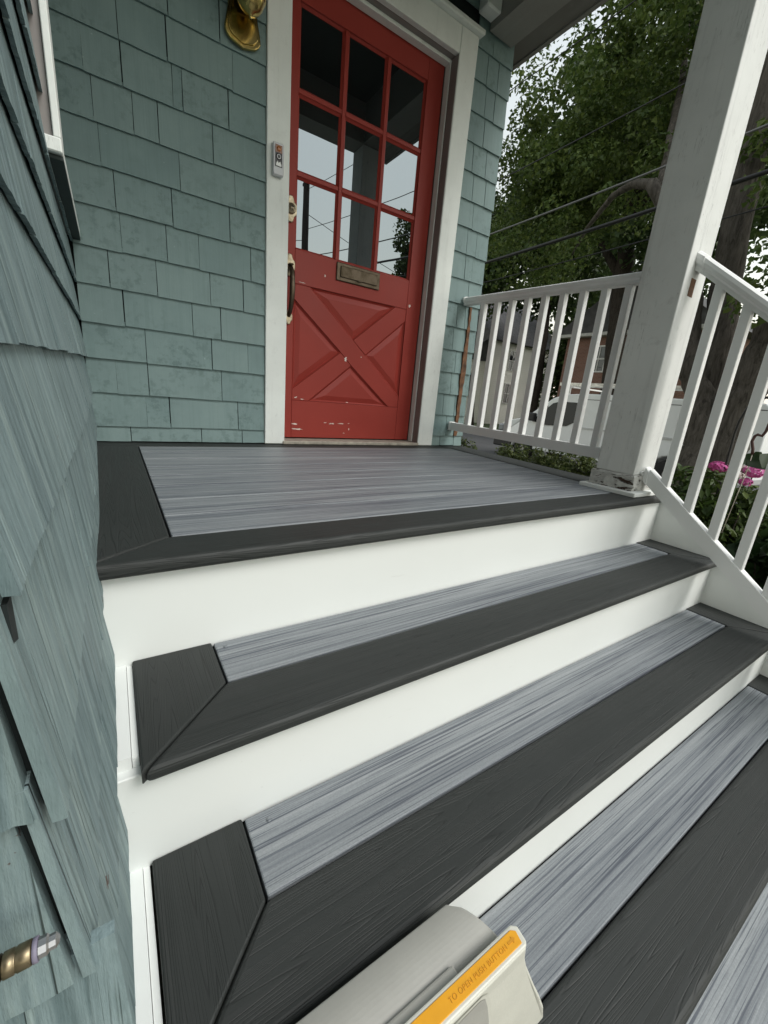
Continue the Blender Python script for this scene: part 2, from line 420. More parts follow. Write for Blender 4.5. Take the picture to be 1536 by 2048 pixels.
def shingle_into(mb, pos, a0, a1, zb0, zb1, zt, tb, tt, th=.010, jit=.0012, nseg=4, skew=0.0):
    """pos(a, out, z) -> point.  a0..a1 along the wall, butt line zb0..zb1, top zt; tb/tt = out distance of the face at butt and top"""
    V = []; F = []; n = nseg
    for i in range(n+1):
        f = i/n; a = a0+(a1-a0)*f
        zb = zb0+(zb1-zb0)*f + random.uniform(-jit, jit)
        ob = tb(a, zb) if callable(tb) else tb
        ot = tt(a, zt) if callable(tt) else tt
        ob += random.uniform(-.0006, .0006)
        V += [pos(a, ob-th, zb+.0005), pos(a, ob, zb), pos(a+skew*.5, (ob+ot)/2, (zb+zt)/2), pos(a+skew, ot, zt), pos(a+skew, ot-th*.7, zt)]
    for i in range(n):
        for j in range(4): F.append((i*5+j, (i+1)*5+j, (i+1)*5+j+1, i*5+j+1))
    F.append((0,1,2,3,4)); q = n*5; F.append((q+4,q+3,q+2,q+1,q))
    mb.add(V, F); return mb

# --- door wall: courses with the joints read off the photograph
JL = {11:[-.70,-.488,-.30], 10:[-.659,-.498,-.251], 9:[-.777,-.656,-.484,-.448,-.27], 8:[-.758,-.629,-.542,-.336], 7:[-.748,-.471,-.246], 6:[-.71,-.506,-.272],
      5:[-.70,-.534,-.406,-.178], 4:[-.753,-.579,-.362,-.213], 3:[-.711,-.443,-.319], 2:[-.639,-.363,-.193], 1:[-.759,-.637,-.321], 0:[-.653,-.557,-.245], -1:[-.722,-.423,-.225]}
FAINT = {(9,0),(9,2),(8,0),(7,0),(7,2),(5,0),(5,2),(2,2),(1,0),(0,0),(10,2)}
pos_d = lambda a, o, z: (a, -o, z)
up = MB()
random.seed(3)
for k in range(-1, 18):
    zb = Z0 + EXPO*k if k >= 0 else 0.006
    zt = Z0 + EXPO*(k+1) + .018
    for seg in (0, 1):
        if seg == 0:
            lo, hi = -0.865, -0.110; js = JL.get(k) or sorted(random.uniform(-.8, -.2) for _ in range(3))
        else:
            lo, hi = 1.056, 1.3405 - .004*(k % 2); js = [random.uniform(1.12, 1.17), random.uniform(1.22, 1.27)] if k % 3 else [random.uniform(1.15, 1.24)]
        ed = [lo] + list(js) + [hi]
        for i in range(len(ed)-1):
            g0 = .0006 if (seg == 0 and (k, i-1) in FAINT) else random.choice((.0011, .0016, .0022))
            g1 = .0006 if (seg == 0 and (k, i) in FAINT) else random.choice((.0011, .0016, .0022))
            tb = .0150 + random.uniform(-.0010, .0010); dzz = random.uniform(-.0018, .0014)
            a0 = ed[i] + (g0 if i else 0); a1 = ed[i+1] - (g1 if i < len(ed)-2 else 0)
            tgt = up if (k > 12 and seg == 0) else MB()
            shingle_into(tgt, pos_d, a0, a1, zb+dzz, zb+dzz+random.uniform(-.0015,.0015), zt, tb, .004, .009, .0006, 4, random.uniform(-.0012,.0012))
            if tgt is not up: tgt.build('shingle', MAT['shingle'], door_wall)
up.build('upper_shingles', MAT['shingle'], door_wall, kind='stuff')
# shingle course above the door
up = MB()
for k in range(15, 18):
    zb = Z0+EXPO*k
    if zb < 2.25: continue
    for a in np.arange(-0.11, 1.05, .165): shingle_into(up, pos_d, a+.001, min(a+.164, 1.052), zb, zb, zb+EXPO+.018, .0165, .004, .009, .0006, 3)
up.build('upper_shingles', MAT['shingle'], door_wall, kind='stuff')
# rotten bare strip beside the right corner
rm = MB(); random.seed(5)
zz = np.linspace(.075, .915, 26)
L = [(1.246 + .004*math.sin(z*9) + random.uniform(-.003,.003), z) for z in zz]; Rr = [(1.278 + .003*math.sin(z*13+1) + random.uniform(-.004,.004) - .012*smooth((z-.7)/.2), z) for z in zz]
for i in range(len(zz)-1):
    q = [(L[i][0], -.0195, L[i][1]), (Rr[i][0], -.0195, Rr[i][1]), (Rr[i+1][0], -.0195, Rr[i+1][1]), (L[i+1][0], -.0195, L[i+1][1])]
    rm.add(q + [(p[0], -.004, p[2]) for p in q], [(0,1,2,3),(4,7,6,5),(0,4,5,1),(3,2,6,7),(1,5,6,2),(0,3,7,4)])
rm.build('bare_wood_strip', MAT['rot'], door_wall, label='bare brown rotten strip down the shingles')

# --- side wall of the entry: flares out towards its foot
def xs_face(y, z):
    fl = .036*smooth((.62-z)/.50) + .012*smooth((.10-z)/.5)
    return -.8645 + fl*(.42+.58*min(1.0, max(0.0, -y/1.1)))
pos_s = lambda a, o, z: (o, a, z)
random.seed(12)
for k in range(-5, 12):
    zk = Z0 + EXPO*k; sag = .040 if k == 2 else .020
    zl = lambda y: zk - sag*(max(0, -y)/2.0)**1.4
    y = -.001; 
    while y > -1.975:
        w = random.uniform(.10, .21); y2 = max(y-w, -1.975)
        if y2 < -1.90: y2 = -1.975 - (.008 if k in (-1, 0) else 0)
        gap = random.choice((.0004, .0006, .0010, .0016))
        off = random.uniform(-.0010, .0010); zo = random.uniform(-.0018, .0015)
        tb = lambda a, z, off=off: xs_face(a, zk) + off
        tt = lambda a, z, off=off: xs_face(a, zk+EXPO) - .0135
        mb = shingle_into(MB(), pos_s, y-gap, y2+gap, zl(y)+zo, zl(y2)+zo+random.uniform(-.0008,.0008), zk+EXPO+.010, tb, tt, .0072, .0008, 8, random.uniform(-.001,.001))
        mb.build('shingle', MAT['shingle_near'], side_wall)
        y = y2
up = MB()
for k in range(12, 18):
    for a in np.arange(0, 1.97, .17): shingle_into(up, pos_s, -a-.001, -a-.169, Z0+EXPO*k, Z0+EXPO*k, Z0+EXPO*(k+1)+.01, -.8645, -.878, .0125, .001, 3)
up.build('upper_shingles', MAT['shingle_near'], side_wall, kind='stuff')
# --- front wall round the outer corner, beside the lens
pos_f = lambda a, o, z: (a, o, z)
def yf_face(z): return -1.978 - .012*smooth((.35-z)/.5)
random.seed(21)
for k in range(-5, 7):
    zk = Z0 + EXPO*k - .012
    XI = lambda q: float(np.interp(q, [-.6,-.2,-.08,.06,.20,.35], [-.806,-.808,-.812,-.826,-.8375,-.864])); xr = XI(zk) + random.uniform(-.002,.002) - {-1: .024, 0: .014}.get(k, 0)
    x = xr
    for w in (random.uniform(.055,.10), random.uniform(.10,.17), random.uniform(.10,.17)):
        off = random.uniform(-.002, .002)
        mb = shingle_into(MB(), pos_f, x, x-w+.002, zk+random.uniform(-.004,.003), zk+random.uniform(-.004,.003), zk+EXPO+.01, yf_face(zk)+off, yf_face(zk+EXPO)+.0125, -.0125, .0016, 8, XI(zk+EXPO)-XI(zk)-.003)
        mb.build('shingle', MAT['shingle_front'], front_wall); x -= w

# --- window on the side wall
win = MB().box((-.8925, -.70, .86), (-.872, -.01, 2.2)).build('window', MAT['glass'], house)
MB().rbox((-.8925, -.772, .832), (-.853, -.690, 2.3), .002).build('casing', MAT['taupe'], win)
MB().rbox((-.8525, -.785, .832), (-.838, -.690, 2.3), .002).build('casing', MAT['casing'], win)
MB().rbox((-.8525, -.689, 2.2), (-.842, -.003, 2.3), .002).build('casing', MAT['casing'], win)
sil = MB().rbox((-.89, -.79, .800), (-.8378, -.003, .831), .003).build('sill', MAT['casing'], win)
MB().box((-.872, -.775, .790), (-.838, -.003, .7985)).build('sill_shade_strip', MAT['sill_shade'], win)  # shade under the sill, painted as a near-black teal strip

# --- door frame
fr = MB().rbox((-.108, -.022, 0.004), (0.0, .011, 2.225), .003).build('door_frame', MAT['casing'], house)
MB().rbox((.930, -.022, .004), (1.054, .011, 2.225), .003).build('casing', MAT['casing'], fr)
MB().rbox((.0005, -.021, 2.106), (.9295, .011, 2.225), .003).build('head_casing', MAT['casing'], fr)
MB().rbox((-.125, -.052, 2.2255), (1.072, .011, 2.250), .006).build('drip_cap', MAT['casing'], fr)
MB().box((.931, .0115, .022), (.951, .130, 2.13)).build('jamb', MAT['taupe'], fr)
MB().rbox((.9215, .040, .022), (.9305, .0835, 2.104), .002).build('door_stop', MAT['casing'], fr)
MB().rbox((.9255, -.0195, .022), (.9295, .038, 2.104), .001).build('jamb_face', MAT['taupe'], fr)
MB().box((-.018, .0115, .022), (.0, .130, 2.13)).build('jamb', MAT['taupe'], fr)
MB().box((0.0005, .0115, 2.107), (.9305, .130, 2.127)).build('head_jamb', MAT['taupe'], fr)
MB().rbox((.0005, .040, 2.090), (.921, .0835, 2.1065), .002).build('door_stop', MAT['casing'], fr)
MB().rbox((-.01, -.030, .0015), (.935, .135, .021), .004).build('threshold', MAT['oak'], fr)

# --- red door
DY = .086                                   # face of the stiles and rails
door = MB().box((.004, DY+.014, .028), (.9185, DY+.044, 1.000)).build('door', MAT['red'], house, label='red paneled door with nine panes and a crossbuck')
def plate(name, a, b, y0=DY, y1=DY+.040, r=.0018, mat='red'): return MB().rbox((a[0], y0, a[1]), (b[0], y1, b[1]), r).build(name, MAT[mat], door)
plate('stile', (.004, .028), (.0765, 2.100), y1=DY+.0135); plate('stile', (.8125, .028), (.9185, 2.100), y1=DY+.0135)
plate('rail', (.077, 1.992), (.812, 2.100)); plate('rail', (.077, .8385), (.812, 1.002), y1=DY+.0135); plate('rail', (.077, .028), (.812, .2385), y1=DY+.0135)
gx = [(.077, .3075), (.3285, .5545), (.5755, .812)]; gzs = [(1.002, 1.3225), (1.3435, 1.6545), (1.6755, 1.992)]
plate('muntin', (.308, 1.0025), (.328, 1.9915), DY+.003, DY+.030); plate('muntin', (.555, 1.0025), (.575, 1.9915), DY+.003, DY+.030)
for (a, b) in gx:
    for zc in (1.333, 1.665): plate('muntin', (a+.0005, zc-.010), (b-.0005, zc+.010), DY+.0035, DY+.0295)
for (a, b) in gx:
    for (c, d) in gzs:
        pn = MB().box((a-.002, DY+.0185, c-.002), (b+.002, DY+.023, d+.002)).build('pane', MAT['glass'], door)
        bd = MB(); e = .010; yb, yf = DY+.018, DY+.008                       # putty bead, sloped
        o_ = [(a, c), (b, c), (b, d), (a, d)]; i_ = [(a+e, c+e), (b-e, c+e), (b-e, d-e), (a+e, d-e)]
        V = [(p[0], yf, p[1]) for p in o_] + [(p[0], yb, p[1]) for p in i_]
        bd.add(V, [(j, (j+1) % 4, 4+(j+1) % 4, 4+j) for j in range(4)]); bd.build('bead', MAT['red'], door)
# crossbuck
TP = dict(top=[(.165,.8375),(.728,.8375),(.447,.608)], right=[(.8115,.770),(.8115,.310),(.536,.535)], bottom=[(.736,.2395),(.178,.2395),(.446,.464)], left=[(.0775,.300),(.0775,.764),(.371,.531)])
def flat(name, poly, y0, y1, mat='red'):
    a = sum(poly[i][0]*poly[(i+1) % len(poly)][1]-poly[(i+1) % len(poly)][0]*poly[i][1] for i in range(len(poly)))
    p = poly if a > 0 else poly[::-1]
    return bevel(MB().prism(p[::-1], y0, y1, 'y').build(name, MAT[mat], door), .002, 1)
# long diagonal (upper left to lower right) and the two halves of the other
flat('diagonal_rail', [(.0775,.764),(.0775,.8375),(.165,.8375),(.447,.608),(.536,.535),(.8115,.310),(.8115,.2395),(.736,.2395),(.446,.464),(.371,.531)], DY+.0004, DY+.0137)
flat('diagonal_rail', [(.449,.6075),(.728,.8375),(.8115,.8375),(.8115,.770),(.538,.536)], DY+.0008, DY+.0137)
flat('diagonal_rail', [(.3705,.529),(.0775,.300),(.0775,.2395),(.178,.2395),(.4445,.4635)], DY+.0008, DY+.0137)
for nm, tri in TP.items():
    cx_, cz_ = sum(p[0] for p in tri)/3, sum(p[1] for p in tri)/3
    def ins(d):                                                            # inset triangle by distance d
        out = []; n = 3
        for i in range(n):
            p0, p1, p2 = Vector(tri[i-1]), Vector(tri[i]), Vector(tri[(i+1) % n])
            e1 = (p1-p0).normalized(); e2 = (p2-p1).normalized(); n1 = Vector((-e1.y, e1.x)); n2 = Vector((-e2.y, e2.x)); c = Vector((cx_, cz_))
            if n1.dot(c-p1) < 0: n1 = -n1
            if n2.dot(c-p1) < 0: n2 = -n2
            A = Matrix(((n1.x, n1.y), (n2.x, n2.y))); r_ = A.inverted() @ Vector((d+n1.dot(p1), d+n2.dot(p1))); out.append((r_.x, r_.y))
        return out
    t0, t1, t2 = ins(.0015), ins(.010), ins(.038); mb = MB()
    V = [(p[0], DY+.005, p[1]) for p in t0] + [(p[0], DY+.0128, p[1]) for p in t1] + [(p[0], DY+.0045, p[1]) for p in t2]
    F = [(i, (i+1) % 3, 3+(i+1) % 3, 3+i) for i in range(3)] + [(3+i, 3+(i+1) % 3, 6+(i+1) % 3, 6+i) for i in range(3)] + [(6,7,8)]
    mb.add(V, F); mb.build('panel', MAT['red'], door)
# chips in the paint
random.seed(9); cm = MB()
def chip(x, z, w, h):
    n = 15; pts = []
    for i in range(n):
        a = 2*math.pi*i/n; k = random.uniform(.35, 1.05); pts.append((x+w*.5*k*math.cos(a), DY-.0006, z+h*.5*k*math.sin(a)))
    cm.add(pts, [tuple(range(n))[::-1]])
for (x, z, w, h) in [(.12,.850,.05,.005),(.10,.105,.06,.010),(.115,.076,.10,.010),(.29,.120,.03,.006),(.335,.116,.05,.009),(.40,.118,.06,.006),(.45,.121,.02,.004),(.455,.085,.008,.02),(.10,.255,.02,.012),(.14,.247,.03,.006),(.43,.248,.025,.006),(.405,.495,.022,.032),(.833,.862,.020,.024),(.25,.91,.012,.02),(.42,.06,.02,.004),(.51,.520,.012,.008)]: chip(x, z, w, h)
cm.build('paint_chips', MAT['chip'], door, kind='stuff')
# mail slot
ms = MB(); ms.rbox((.315, DY-.009, .902), (.598, DY-.0005, .994), .005); msl = ms.build('mail_slot', MAT['bronze'], door)
MB().rbox((.338, DY-.0150, .921), (.578, DY-.0095, .978), .004).build('mail_flap', MAT['bronze'], door)
MB().rbox((.448, DY-.019, .919), (.470, DY-.0155, .925), .001).build('flap_pull', MAT['bronze'], door)
# deadbolt
def rosette(cx, cz, w, h):
    p = []
    for i in range(40):
        a = 2*math.pi*i/40; k = 1 + .10*math.cos(4*a) - .05*math.cos(8*a); p.append((cx+w*.5*k*math.cos(a), cz+h*.5*k*math.sin(a)))
    return p
bevel(MB().prism(rosette(.046, 1.168, .062, .112)[::-1], DY-.010, DY-.0005, 'y').build('deadbolt', MAT['old_brass'], door), .004, 2)
MB().lathe([(.024, -.0105), (.024, -.017), (.020, -.021), (.011, -.022), (.010, -.026), (.001, -.027)], (.046, DY, 1.168), 'y', 24, cap=False).build('lock_cylinder', MAT['old_brass'], door)
MB().box((.0445, DY-.0278, 1.160), (.0475, DY-.0268, 1.176)).build('keyhole', MAT['black'], door)
# handle set
bevel(MB().prism(rosette(.046, .917, .056, .100)[::-1], DY-.010, DY-.0005, 'y').build('handle_plate', MAT['old_brass'], door), .004, 2)
bevel(MB().prism(rosette(.046, .668, .040, .070)[::-1], DY-.010, DY-.0005, 'y').build('handle_plate', MAT['old_brass'], door), .004, 2)
hp = [(.046, DY-.008, .905), (.046, DY-.030, .900), (.046, DY-.046, .880), (.046, DY-.054, .845), (.046, DY-.056, .800), (.046, DY-.052, .755), (.046, DY-.040, .715), (.046, DY-.026, .690), (.046, DY-.008, .675)]
MB().tube(hp, [.010,.011,.012,.013,.0145,.013,.011,.010,.010], 12).build('pull_handle', MAT['bronze'], door)
MB().rbox((.034, DY-.040, .912), (.058, DY-.009, .920), .003).build('thumb_latch', MAT['bronze'], door)

# ================================================================== doorbell and wall lantern
bell = thing('doorbell', 'slim silver video doorbell with black face on the white door casing', 'doorbell', (-.061, -.023, 1.236))
MB().rbox((-.086, -.047, 1.236), (-.036, -.0225, 1.362), .004).build('body', MAT['grey_metal'], bell)
MB().rbox((-.0775, -.0485, 1.268), (-.0445, -.0472, 1.352), .0005).build('faceplate', MAT['black'], bell)
MB().rbox((-.0775, -.0490, 1.322), (-.0445, -.0486, 1.352), .0001).build('reflection_panel', plain('amber_reflection', (.20,.075,.025), .15), bell)  # amber reflection across the top of the face, put in as colour
MB().lathe([(.010,-.0491),(.010,-.0505),(.004,-.0512),(.0005,-.0513)], (-.061, 0, 1.337), 'y', 20, cap=False).build('camera_lens', plain('orange_reflection', (.35,.12,.03), .1), bell)  # lens coloured orange for the reflection in it
MB().lathe([(.0125,-.0486),(.0125,-.0500),(.010,-.0508),(.0005,-.0510)], (-.061, 0, 1.307), 'y', 24, cap=False).build('button', MAT['black'], bell)
MB().lathe([(.0095,-.0509),(.0080,-.0513),(.0065,-.0509)], (-.061, 0, 1.307), 'y', 24, cap=False).build('button_ring', MAT['grey_metal'], bell)
MB().prism([(-.0735,1.271),(-.0485,1.271),(-.0485,1.278),(-.055,1.290),(-.061,1.282),(-.067,1.290),(-.0735,1.278)][::-1], -.0491, -.0487, 'y').build('white_figure', MAT['vinyl'], bell)  # flat white two-peaked figure low on the black face

lan = thing('wall_lantern', 'polished brass wall lantern with glass panes beside the door', 'lantern', (-.212, -.02, 1.64))
pl = []
for i in range(33):                                                    # shield shaped backplate
    f = i/32; z = 1.640 + .40*f
    w = .074*math.sqrt(max(0.0, 1-(1-min(1, f/.12))**2))*(1-.22*smooth((f-.08)/.25)) if f < .12 else .074*(1-.22*smooth((f-.08)/.25))*(1 if f < .9 else math.sqrt(max(0.05, 1-((f-.9)/.1)**2)))
    pl.append((w, z))
poly = [(-.212+w, z) for w, z in pl] + [(-.212-w, z) for w, z in pl[::-1]]
bevel(MB().prism(poly[::-1], -.034, -.020, 'y').build('backplate', MAT['brass'], lan), .005, 2)
poly2 = [(-.212+w*.82, 1.652+(z-1.64)*.94) for w, z in pl] + [(-.212-w*.82, 1.652+(z-1.64)*.94) for w, z in pl[::-1]]
bevel(MB().prism(poly2[::-1], -.040, -.0345, 'y').build('backplate_boss', MAT['brass'], lan), .004, 2)
MB().tube([(-.212,-.040,1.98),(-.212,-.075,2.0),(-.212,-.11,1.985)], .010, 10).build('arm', MAT['brass'], lan)
lc = (-.205, -.118, 0)
MB().lathe([(.0035,1.690),(.006,1.694),(.006,1.700),(.010,1.703),(.020,1.707),(.034,1.716),(.046,1.731),(.052,1.746),(.054,1.752)], lc, 'z', 32, cap=False).build('bowl', MAT['brass'], lan)
MB().lathe([(.054,1.7525),(.058,1.755),(.0585,1.760),(.056,1.763),(.058,1.766),(.0565,1.770),(.053,1.772)], lc, 'z', 32, cap=False).build('rim', MAT['brass'], lan)
MB().lathe([(.052,1.7725),(.060,1.83),(.066,1.90),(.067,1.93)], lc, 'z', 8, smooth=False, cap=False).build('glass_chimney', glass('lantern_glass', 1.6, (.05,.045,.035)), lan)
for i in range(8):
    a = 2*math.pi*i/8
    MB().tube([(lc[0]+r*math.cos(a), lc[1]+r*math.sin(a), z) for r, z in ((.0545,1.7725),(.0615,1.83),(.0675,1.90),(.0685,1.93))], .0025, 6).build('rib', MAT['brass'], lan)
MB().lathe([(.072,1.9305),(.074,1.936),(.060,1.965),(.030,1.985),(.012,1.992),(.012,2.01),(.002,2.02)], lc, 'z', 32, cap=False).build('cap', MAT['brass'], lan)

# ================================================================== porch deck
deck = thing('porch_deck', 'grey streaked composite porch deck with charcoal border boards', 'deck', (.25, -.7, -.05))
def board(name, poly, zt, th, mat, parent, tilt=False, bev=.004, seg=2, **kw):
    mb = MB(); n = len(poly)
    a = sum(poly[i][0]*poly[(i+1) % n][1]-poly[(i+1) % n][0]*poly[i][1] for i in range(n)); p = poly if a > 0 else poly[::-1]
    f = (lambda y: dz(y)) if tilt else (lambda y: 0.0)
    V = [(x, y, zt-th+f(y)) for x, y in p] + [(x, y, zt+f(y)) for x, y in p]
    mb.add(V, [tuple(range(n))[::-1], tuple(range(n, 2*n))] + [(i, (i+1) % n, n+(i+1) % n, n+i) for i in range(n)])
    o = mb.build(name, MAT[mat], parent, **kw)
    return bevel(o, bev, seg) if bev else o
XB, YB, YC, XG = -.7035, -1.2861, -.1114, 1.155
nb = 8; pit = (YC-YB)/nb
for i in range(nb):
    y1 = YC - i*pit - .0026; y0 = YC - (i+1)*pit + .0026
    board('deck_board', [(XB+.004, y0), (XG-.004, y0), (XG-.004, y1), (XB+.004, y1)], 0, .024, 'grey', deck, True, .003, 2)
board('border_board', [(XL-.03, YN), (XB, YB), (XB, YC), (XL-.03, YC)], 0.001, .028, 'dark_y', deck, True, .004, 2)
board('border_board', [(XL-.029, YN), (XR+.012, YN), (XG, YB), (XB+.001, YB)], 0.001, .030, 'dark_x', deck, True, .010, 3)
board('border_board', [(XR+.012, YN+.001), (XR+.012, -.005), (XG, YC), (XG, YB+.001)], 0.001, .028, 'dark_y', deck, True, .004, 2)
board('border_board', [(XL-.03, YC+.001), (XG-.001, YC+.001), (XR+.010, -.004), (XL-.03, -.004)], 0.001, .028, 'dark_x', deck, True, .003, 2)
MB().box((XL, YB, -.40), (XR, -.01, -.085)).build('frame', MAT['sheath'], deck)
MB().box((XR+.0002, -1.36, -.30), (XR+.010, -.012, -.052)).build('fascia', MAT['pvc'], deck)

# ================================================================== steps
steps = thing('porch_steps', 'composite porch steps with white risers and charcoal nosings', 'steps', (.25, -1.9, -1.02))
ztop = [dz(YN)-.031] + [z-.0265 for z in ZT]
zbot = [z-.014 for z in ZT] + [-1.02]
for i in range(4):
    board('riser', [(-.836, RY[i]), (XR-.001, RY[i]), (XR-.001, RY[i]+.018), (-.836, RY[i]+.018)], ztop[i], ztop[i]-zbot[i]-.001 if i < 4 else .2, 'pvc', steps, False, .0015, 1)
board('riser', [(-.836, NY[4]+.024), (XR-.001, NY[4]+.024), (XR-.001, NY[4]+.042), (-.815, NY[4]+.042)], ztop[4], .15, 'pvc', steps, False, .0015, 1)
XS, XGL, XGR = [-.7924,-.7900,-.7890,-.788], [-.6441,-.6472,-.648,-.648], [1.2043,1.1979,1.197,1.197]
YG = [-.1426,-.1445,-.1401,-.140]
for i in range(4):
    z = ZT[i]; r = RY[i]-.0015; n = NY[i+1]; yg = RY[i]+YG[i]
    board('tread_board', [(XGL[i]+.004, r-.003), (XGR[i], r-.003), (XGR[i], yg+.003), (XGL[i]+.004, yg+.003)], z-.001, .024, 'grey', steps, False, .003, 2)
    board('border_board', [(XS[i], r), (XGL[i], r), (XGL[i], yg), (XS[i], n)], z+.001, .026, 'dark_y', steps, False, .0035, 2)
    board('border_board', [(XS[i]+.0007, n), (XGL[i]+.0007, yg), (XGR[i]+.003, yg), (XR-.0035, n)], z+.001, .028, 'dark_x', steps, False, .010, 3)
    board('border_board', [(XGR[i]+.0035, r), (XR-.0015, r), (XR-.0015, n+.001), (XGR[i]+.0035, yg)], z+.001, .026, 'dark_y', steps, False, .0035, 2)
# skirt boards
line = [(y, z) for y, z in zip(NY, [dz(YN)] + ZT)]
sk = [(YN+.02, -.05), (YN+.02, dz(YN)-.034), (NY[1]-.0, ZT[0]+.012), (NY[2], ZT[1]+.012), (NY[3], ZT[2]+.012), (NY[4], ZT[3]+.012), (NY[4], -1.02), (YN+.02, -1.02)]
skr = [(-1.30, -.058), (YN-.004, dz(YN)-.02), (NY[1], ZT[0]+.014), (NY[2], ZT[1]+.014), (NY[3], ZT[2]+.014), (NY[4], ZT[3]+.014), (NY[4], -1.02), (-1.30, -1.02)]
MB().prism(skr, XR, XR+.020, 'x').build('skirt_board', MAT['pvc'], steps)
for x0, x1, dzk in ((-.848, -.8035, -.006), (-.8028, -.7935, -.010)):
    p = [(RY[0]+.03, -.30)]
    for i in range(4): p += [(RY[i]-.0005, ZT[i]+dzk), (RY[i+1]+.0185 if i < 3 else NY[4], ZT[i]+dzk)]
    p += [(NY[4], -1.02), (RY[0]+.03, -1.02)]
    MB().prism(p, x0, x1, 'x').build('skirt_board', MAT['pvc'], steps)
MB().lathe([(.0042,0),(.0042,.0016),(.0030,.0024),(.0003,.0026)], (-.812, -1.545, ZT[0]-.0115), 'z', 12, cap=False).build('screw', MAT['steel'], steps)
for (x, y, i) in ((-.605, -1.675, 1), (-.62, -1.415, 0)):
    MB().lathe([(.0045,0),(.0045,.0008),(.0003,.0010)], (x, y, ZT[i]-.0005), 'z', 12, cap=False).build('screw', MAT['grey'], steps)
MB().box((-.79, NY[3], -1.02), (1.30, -1.40, -.87)).build('stair_core', MAT['sheath'], steps)

# ================================================================== porch post
PX, PY, PW = 1.123, -1.341, .175; pb = dz(PY)
post = thing('porch_post', 'square white porch post with peeling base block on the deck', 'post', (PX+PW/2, PY+PW/2, pb))
bevel(MB().box((PX, PY, pb+.0905), (PX+PW, PY+PW, 2.279)).build('shaft', MAT['post'], post), .004, 2)
MB().rbox((PX-.045, PY-.045, pb+.0015), (PX+PW+.035, PY+PW+.040, pb+.020), .002).build('base_plate', MAT['pvc'], post)
bb = MB(); random.seed(2)
nseg = 12; ring = []
for zi, (z, o) in enumerate([(pb+.0205, .012), (pb+.04, .0135), (pb+.065, .012), (pb+.082, .012), (pb+.090, .006)]):
    pts = []
    for sx, sy, ex, ey in ((0,0,1,0),(1,0,1,1),(1,1,0,1),(0,1,0,0)):
        for t in range(nseg):
            f = t/nseg; x = PX-o+(PW+2*o)*(sx+(ex-sx)*f); y = PY-o+(PW+2*o)*(sy+(ey-sy)*f)
            pts.append((x+random.uniform(-.0016,.0016), y+random.uniform(-.0016,.0016), z+random.uniform(-.002,.002)*(0 < zi < 4)))
    ring.append(pts)
V = [p for r in ring for p in r]; q = 4*nseg
bb.add(V, [(i*q+k, i*q+(k+1) % q, (i+1)*q+(k+1) % q, (i+1)*q+k) for i in range(4) for k in range(q)] + [tuple(range(4*q, 5*q))])
bb.build('base_block', MAT['peel'], post)
MB().rbox((PX+.055, PY-.0012, .795), (PX+.098, PY+.01, .862), .002).build('bare_patch', MAT['rot'], post, label='small bare brown patch below the stair rail')

# ================================================================== railings
RX = PX + PW/2 - .002
def railbar(mb, y0, z0, y1, z1, prof, x=RX):
    """prof: closed (dx, dz) outline swept from (y0,z0) to (y1,z1)"""
    n = len(prof); V = [(x+p[0], y0, z0+p[1]) for p in prof] + [(x+p[0], y1, z1+p[1]) for p in prof]
    mb.add(V, [tuple(range(n)), tuple(range(n, 2*n))[::-1]] + [(i, n+i, n+(i+1) % n, (i+1) % n) for i in range(n)])
    return mb
TOP = [(-.020,-.046),(.020,-.046),(.021,-.034),(.030,-.028),(.033,-.018),(.031,-.007),(.020,-.001),(.008,.001),(-.008,.001),(-.020,-.001),(-.031,-.007),(-.033,-.018),(-.030,-.028),(-.021,-.034)]
BOT = [(-.021,-.052),(.021,-.052),(.021,-.002),(.019,0),(-.019,0),(-.021,-.002)]
pr = thing('porch_railing', 'white vinyl porch railing between the house corner and the post', 'railing', (RX, -.6, 0))
railbar(MB(), -.034, .963, -1.165, .921, TOP).build('top_rail', MAT['vinyl'], pr)
railbar(MB(), -.034, .170, -1.165, .154, BOT).build('bottom_rail', MAT['vinyl'], pr)
railbar(MB(), -.0205, .966, -.0335, .966, [(p[0]*1.15, p[1]*1.1) for p in TOP]).build('bracket', MAT['vinyl'], pr)
railbar(MB(), -.0205, .173, -.0335, .173, [(p[0]*1.2, p[1]*1.12) for p in BOT]).build('bracket', MAT['vinyl'], pr)
bal = MB().rbox((-.016, -.016, 0), (.016, .016, .76), .002).mesh('baluster'); bal.materials.append(MAT['vinyl'])
def baluster(parent, y, z0, z1):
    o = bpy.data.objects.new('baluster', bal); link(o, parent); o.location = (RX, y, z0); o.scale = (1, 1, (z1-z0)/.76)
for k in range(9):
    y = -.186 - .1125*k; f = (-.034-y)/1.131
    baluster(pr, y, .170-.016*f, .9175-.042*f)
sr = thing('stair_railing', 'white vinyl stair railing sloping down beside the steps', 'railing', (RX, -1.8, -.5))
SLP = .775
def st(y): return (y+1.345)*SLP
YE = -2.42
railbar(MB(), -1.372, .955+st(-1.372), YE, .955+st(YE), [(p[0]*1.05, p[1]*1.42) for p in TOP]).build('top_rail', MAT['vinyl'], sr)
railbar(MB(), -1.372, .118+st(-1.372), YE, .118+st(YE), [(p[0], p[1]*1.30) for p in BOT]).build('bottom_rail', MAT['vinyl'], sr)
railbar(MB(), -1.3415, .958, -1.3715, .958+st(-1.3715), [(p[0]*1.14, p[1]*1.5) for p in TOP]).build('bracket', MAT['vinyl'], sr)
railbar(MB(), -1.3535, .105, -1.3715, .105+st(-1.3715), [(p[0]*1.15, p[1]*1.15) for p in BOT]).build('bracket', MAT['vinyl'], sr)
for k in range(9):
    y = -1.439 - .1085*k; baluster(sr, y, .107+st(y), .905+st(y))
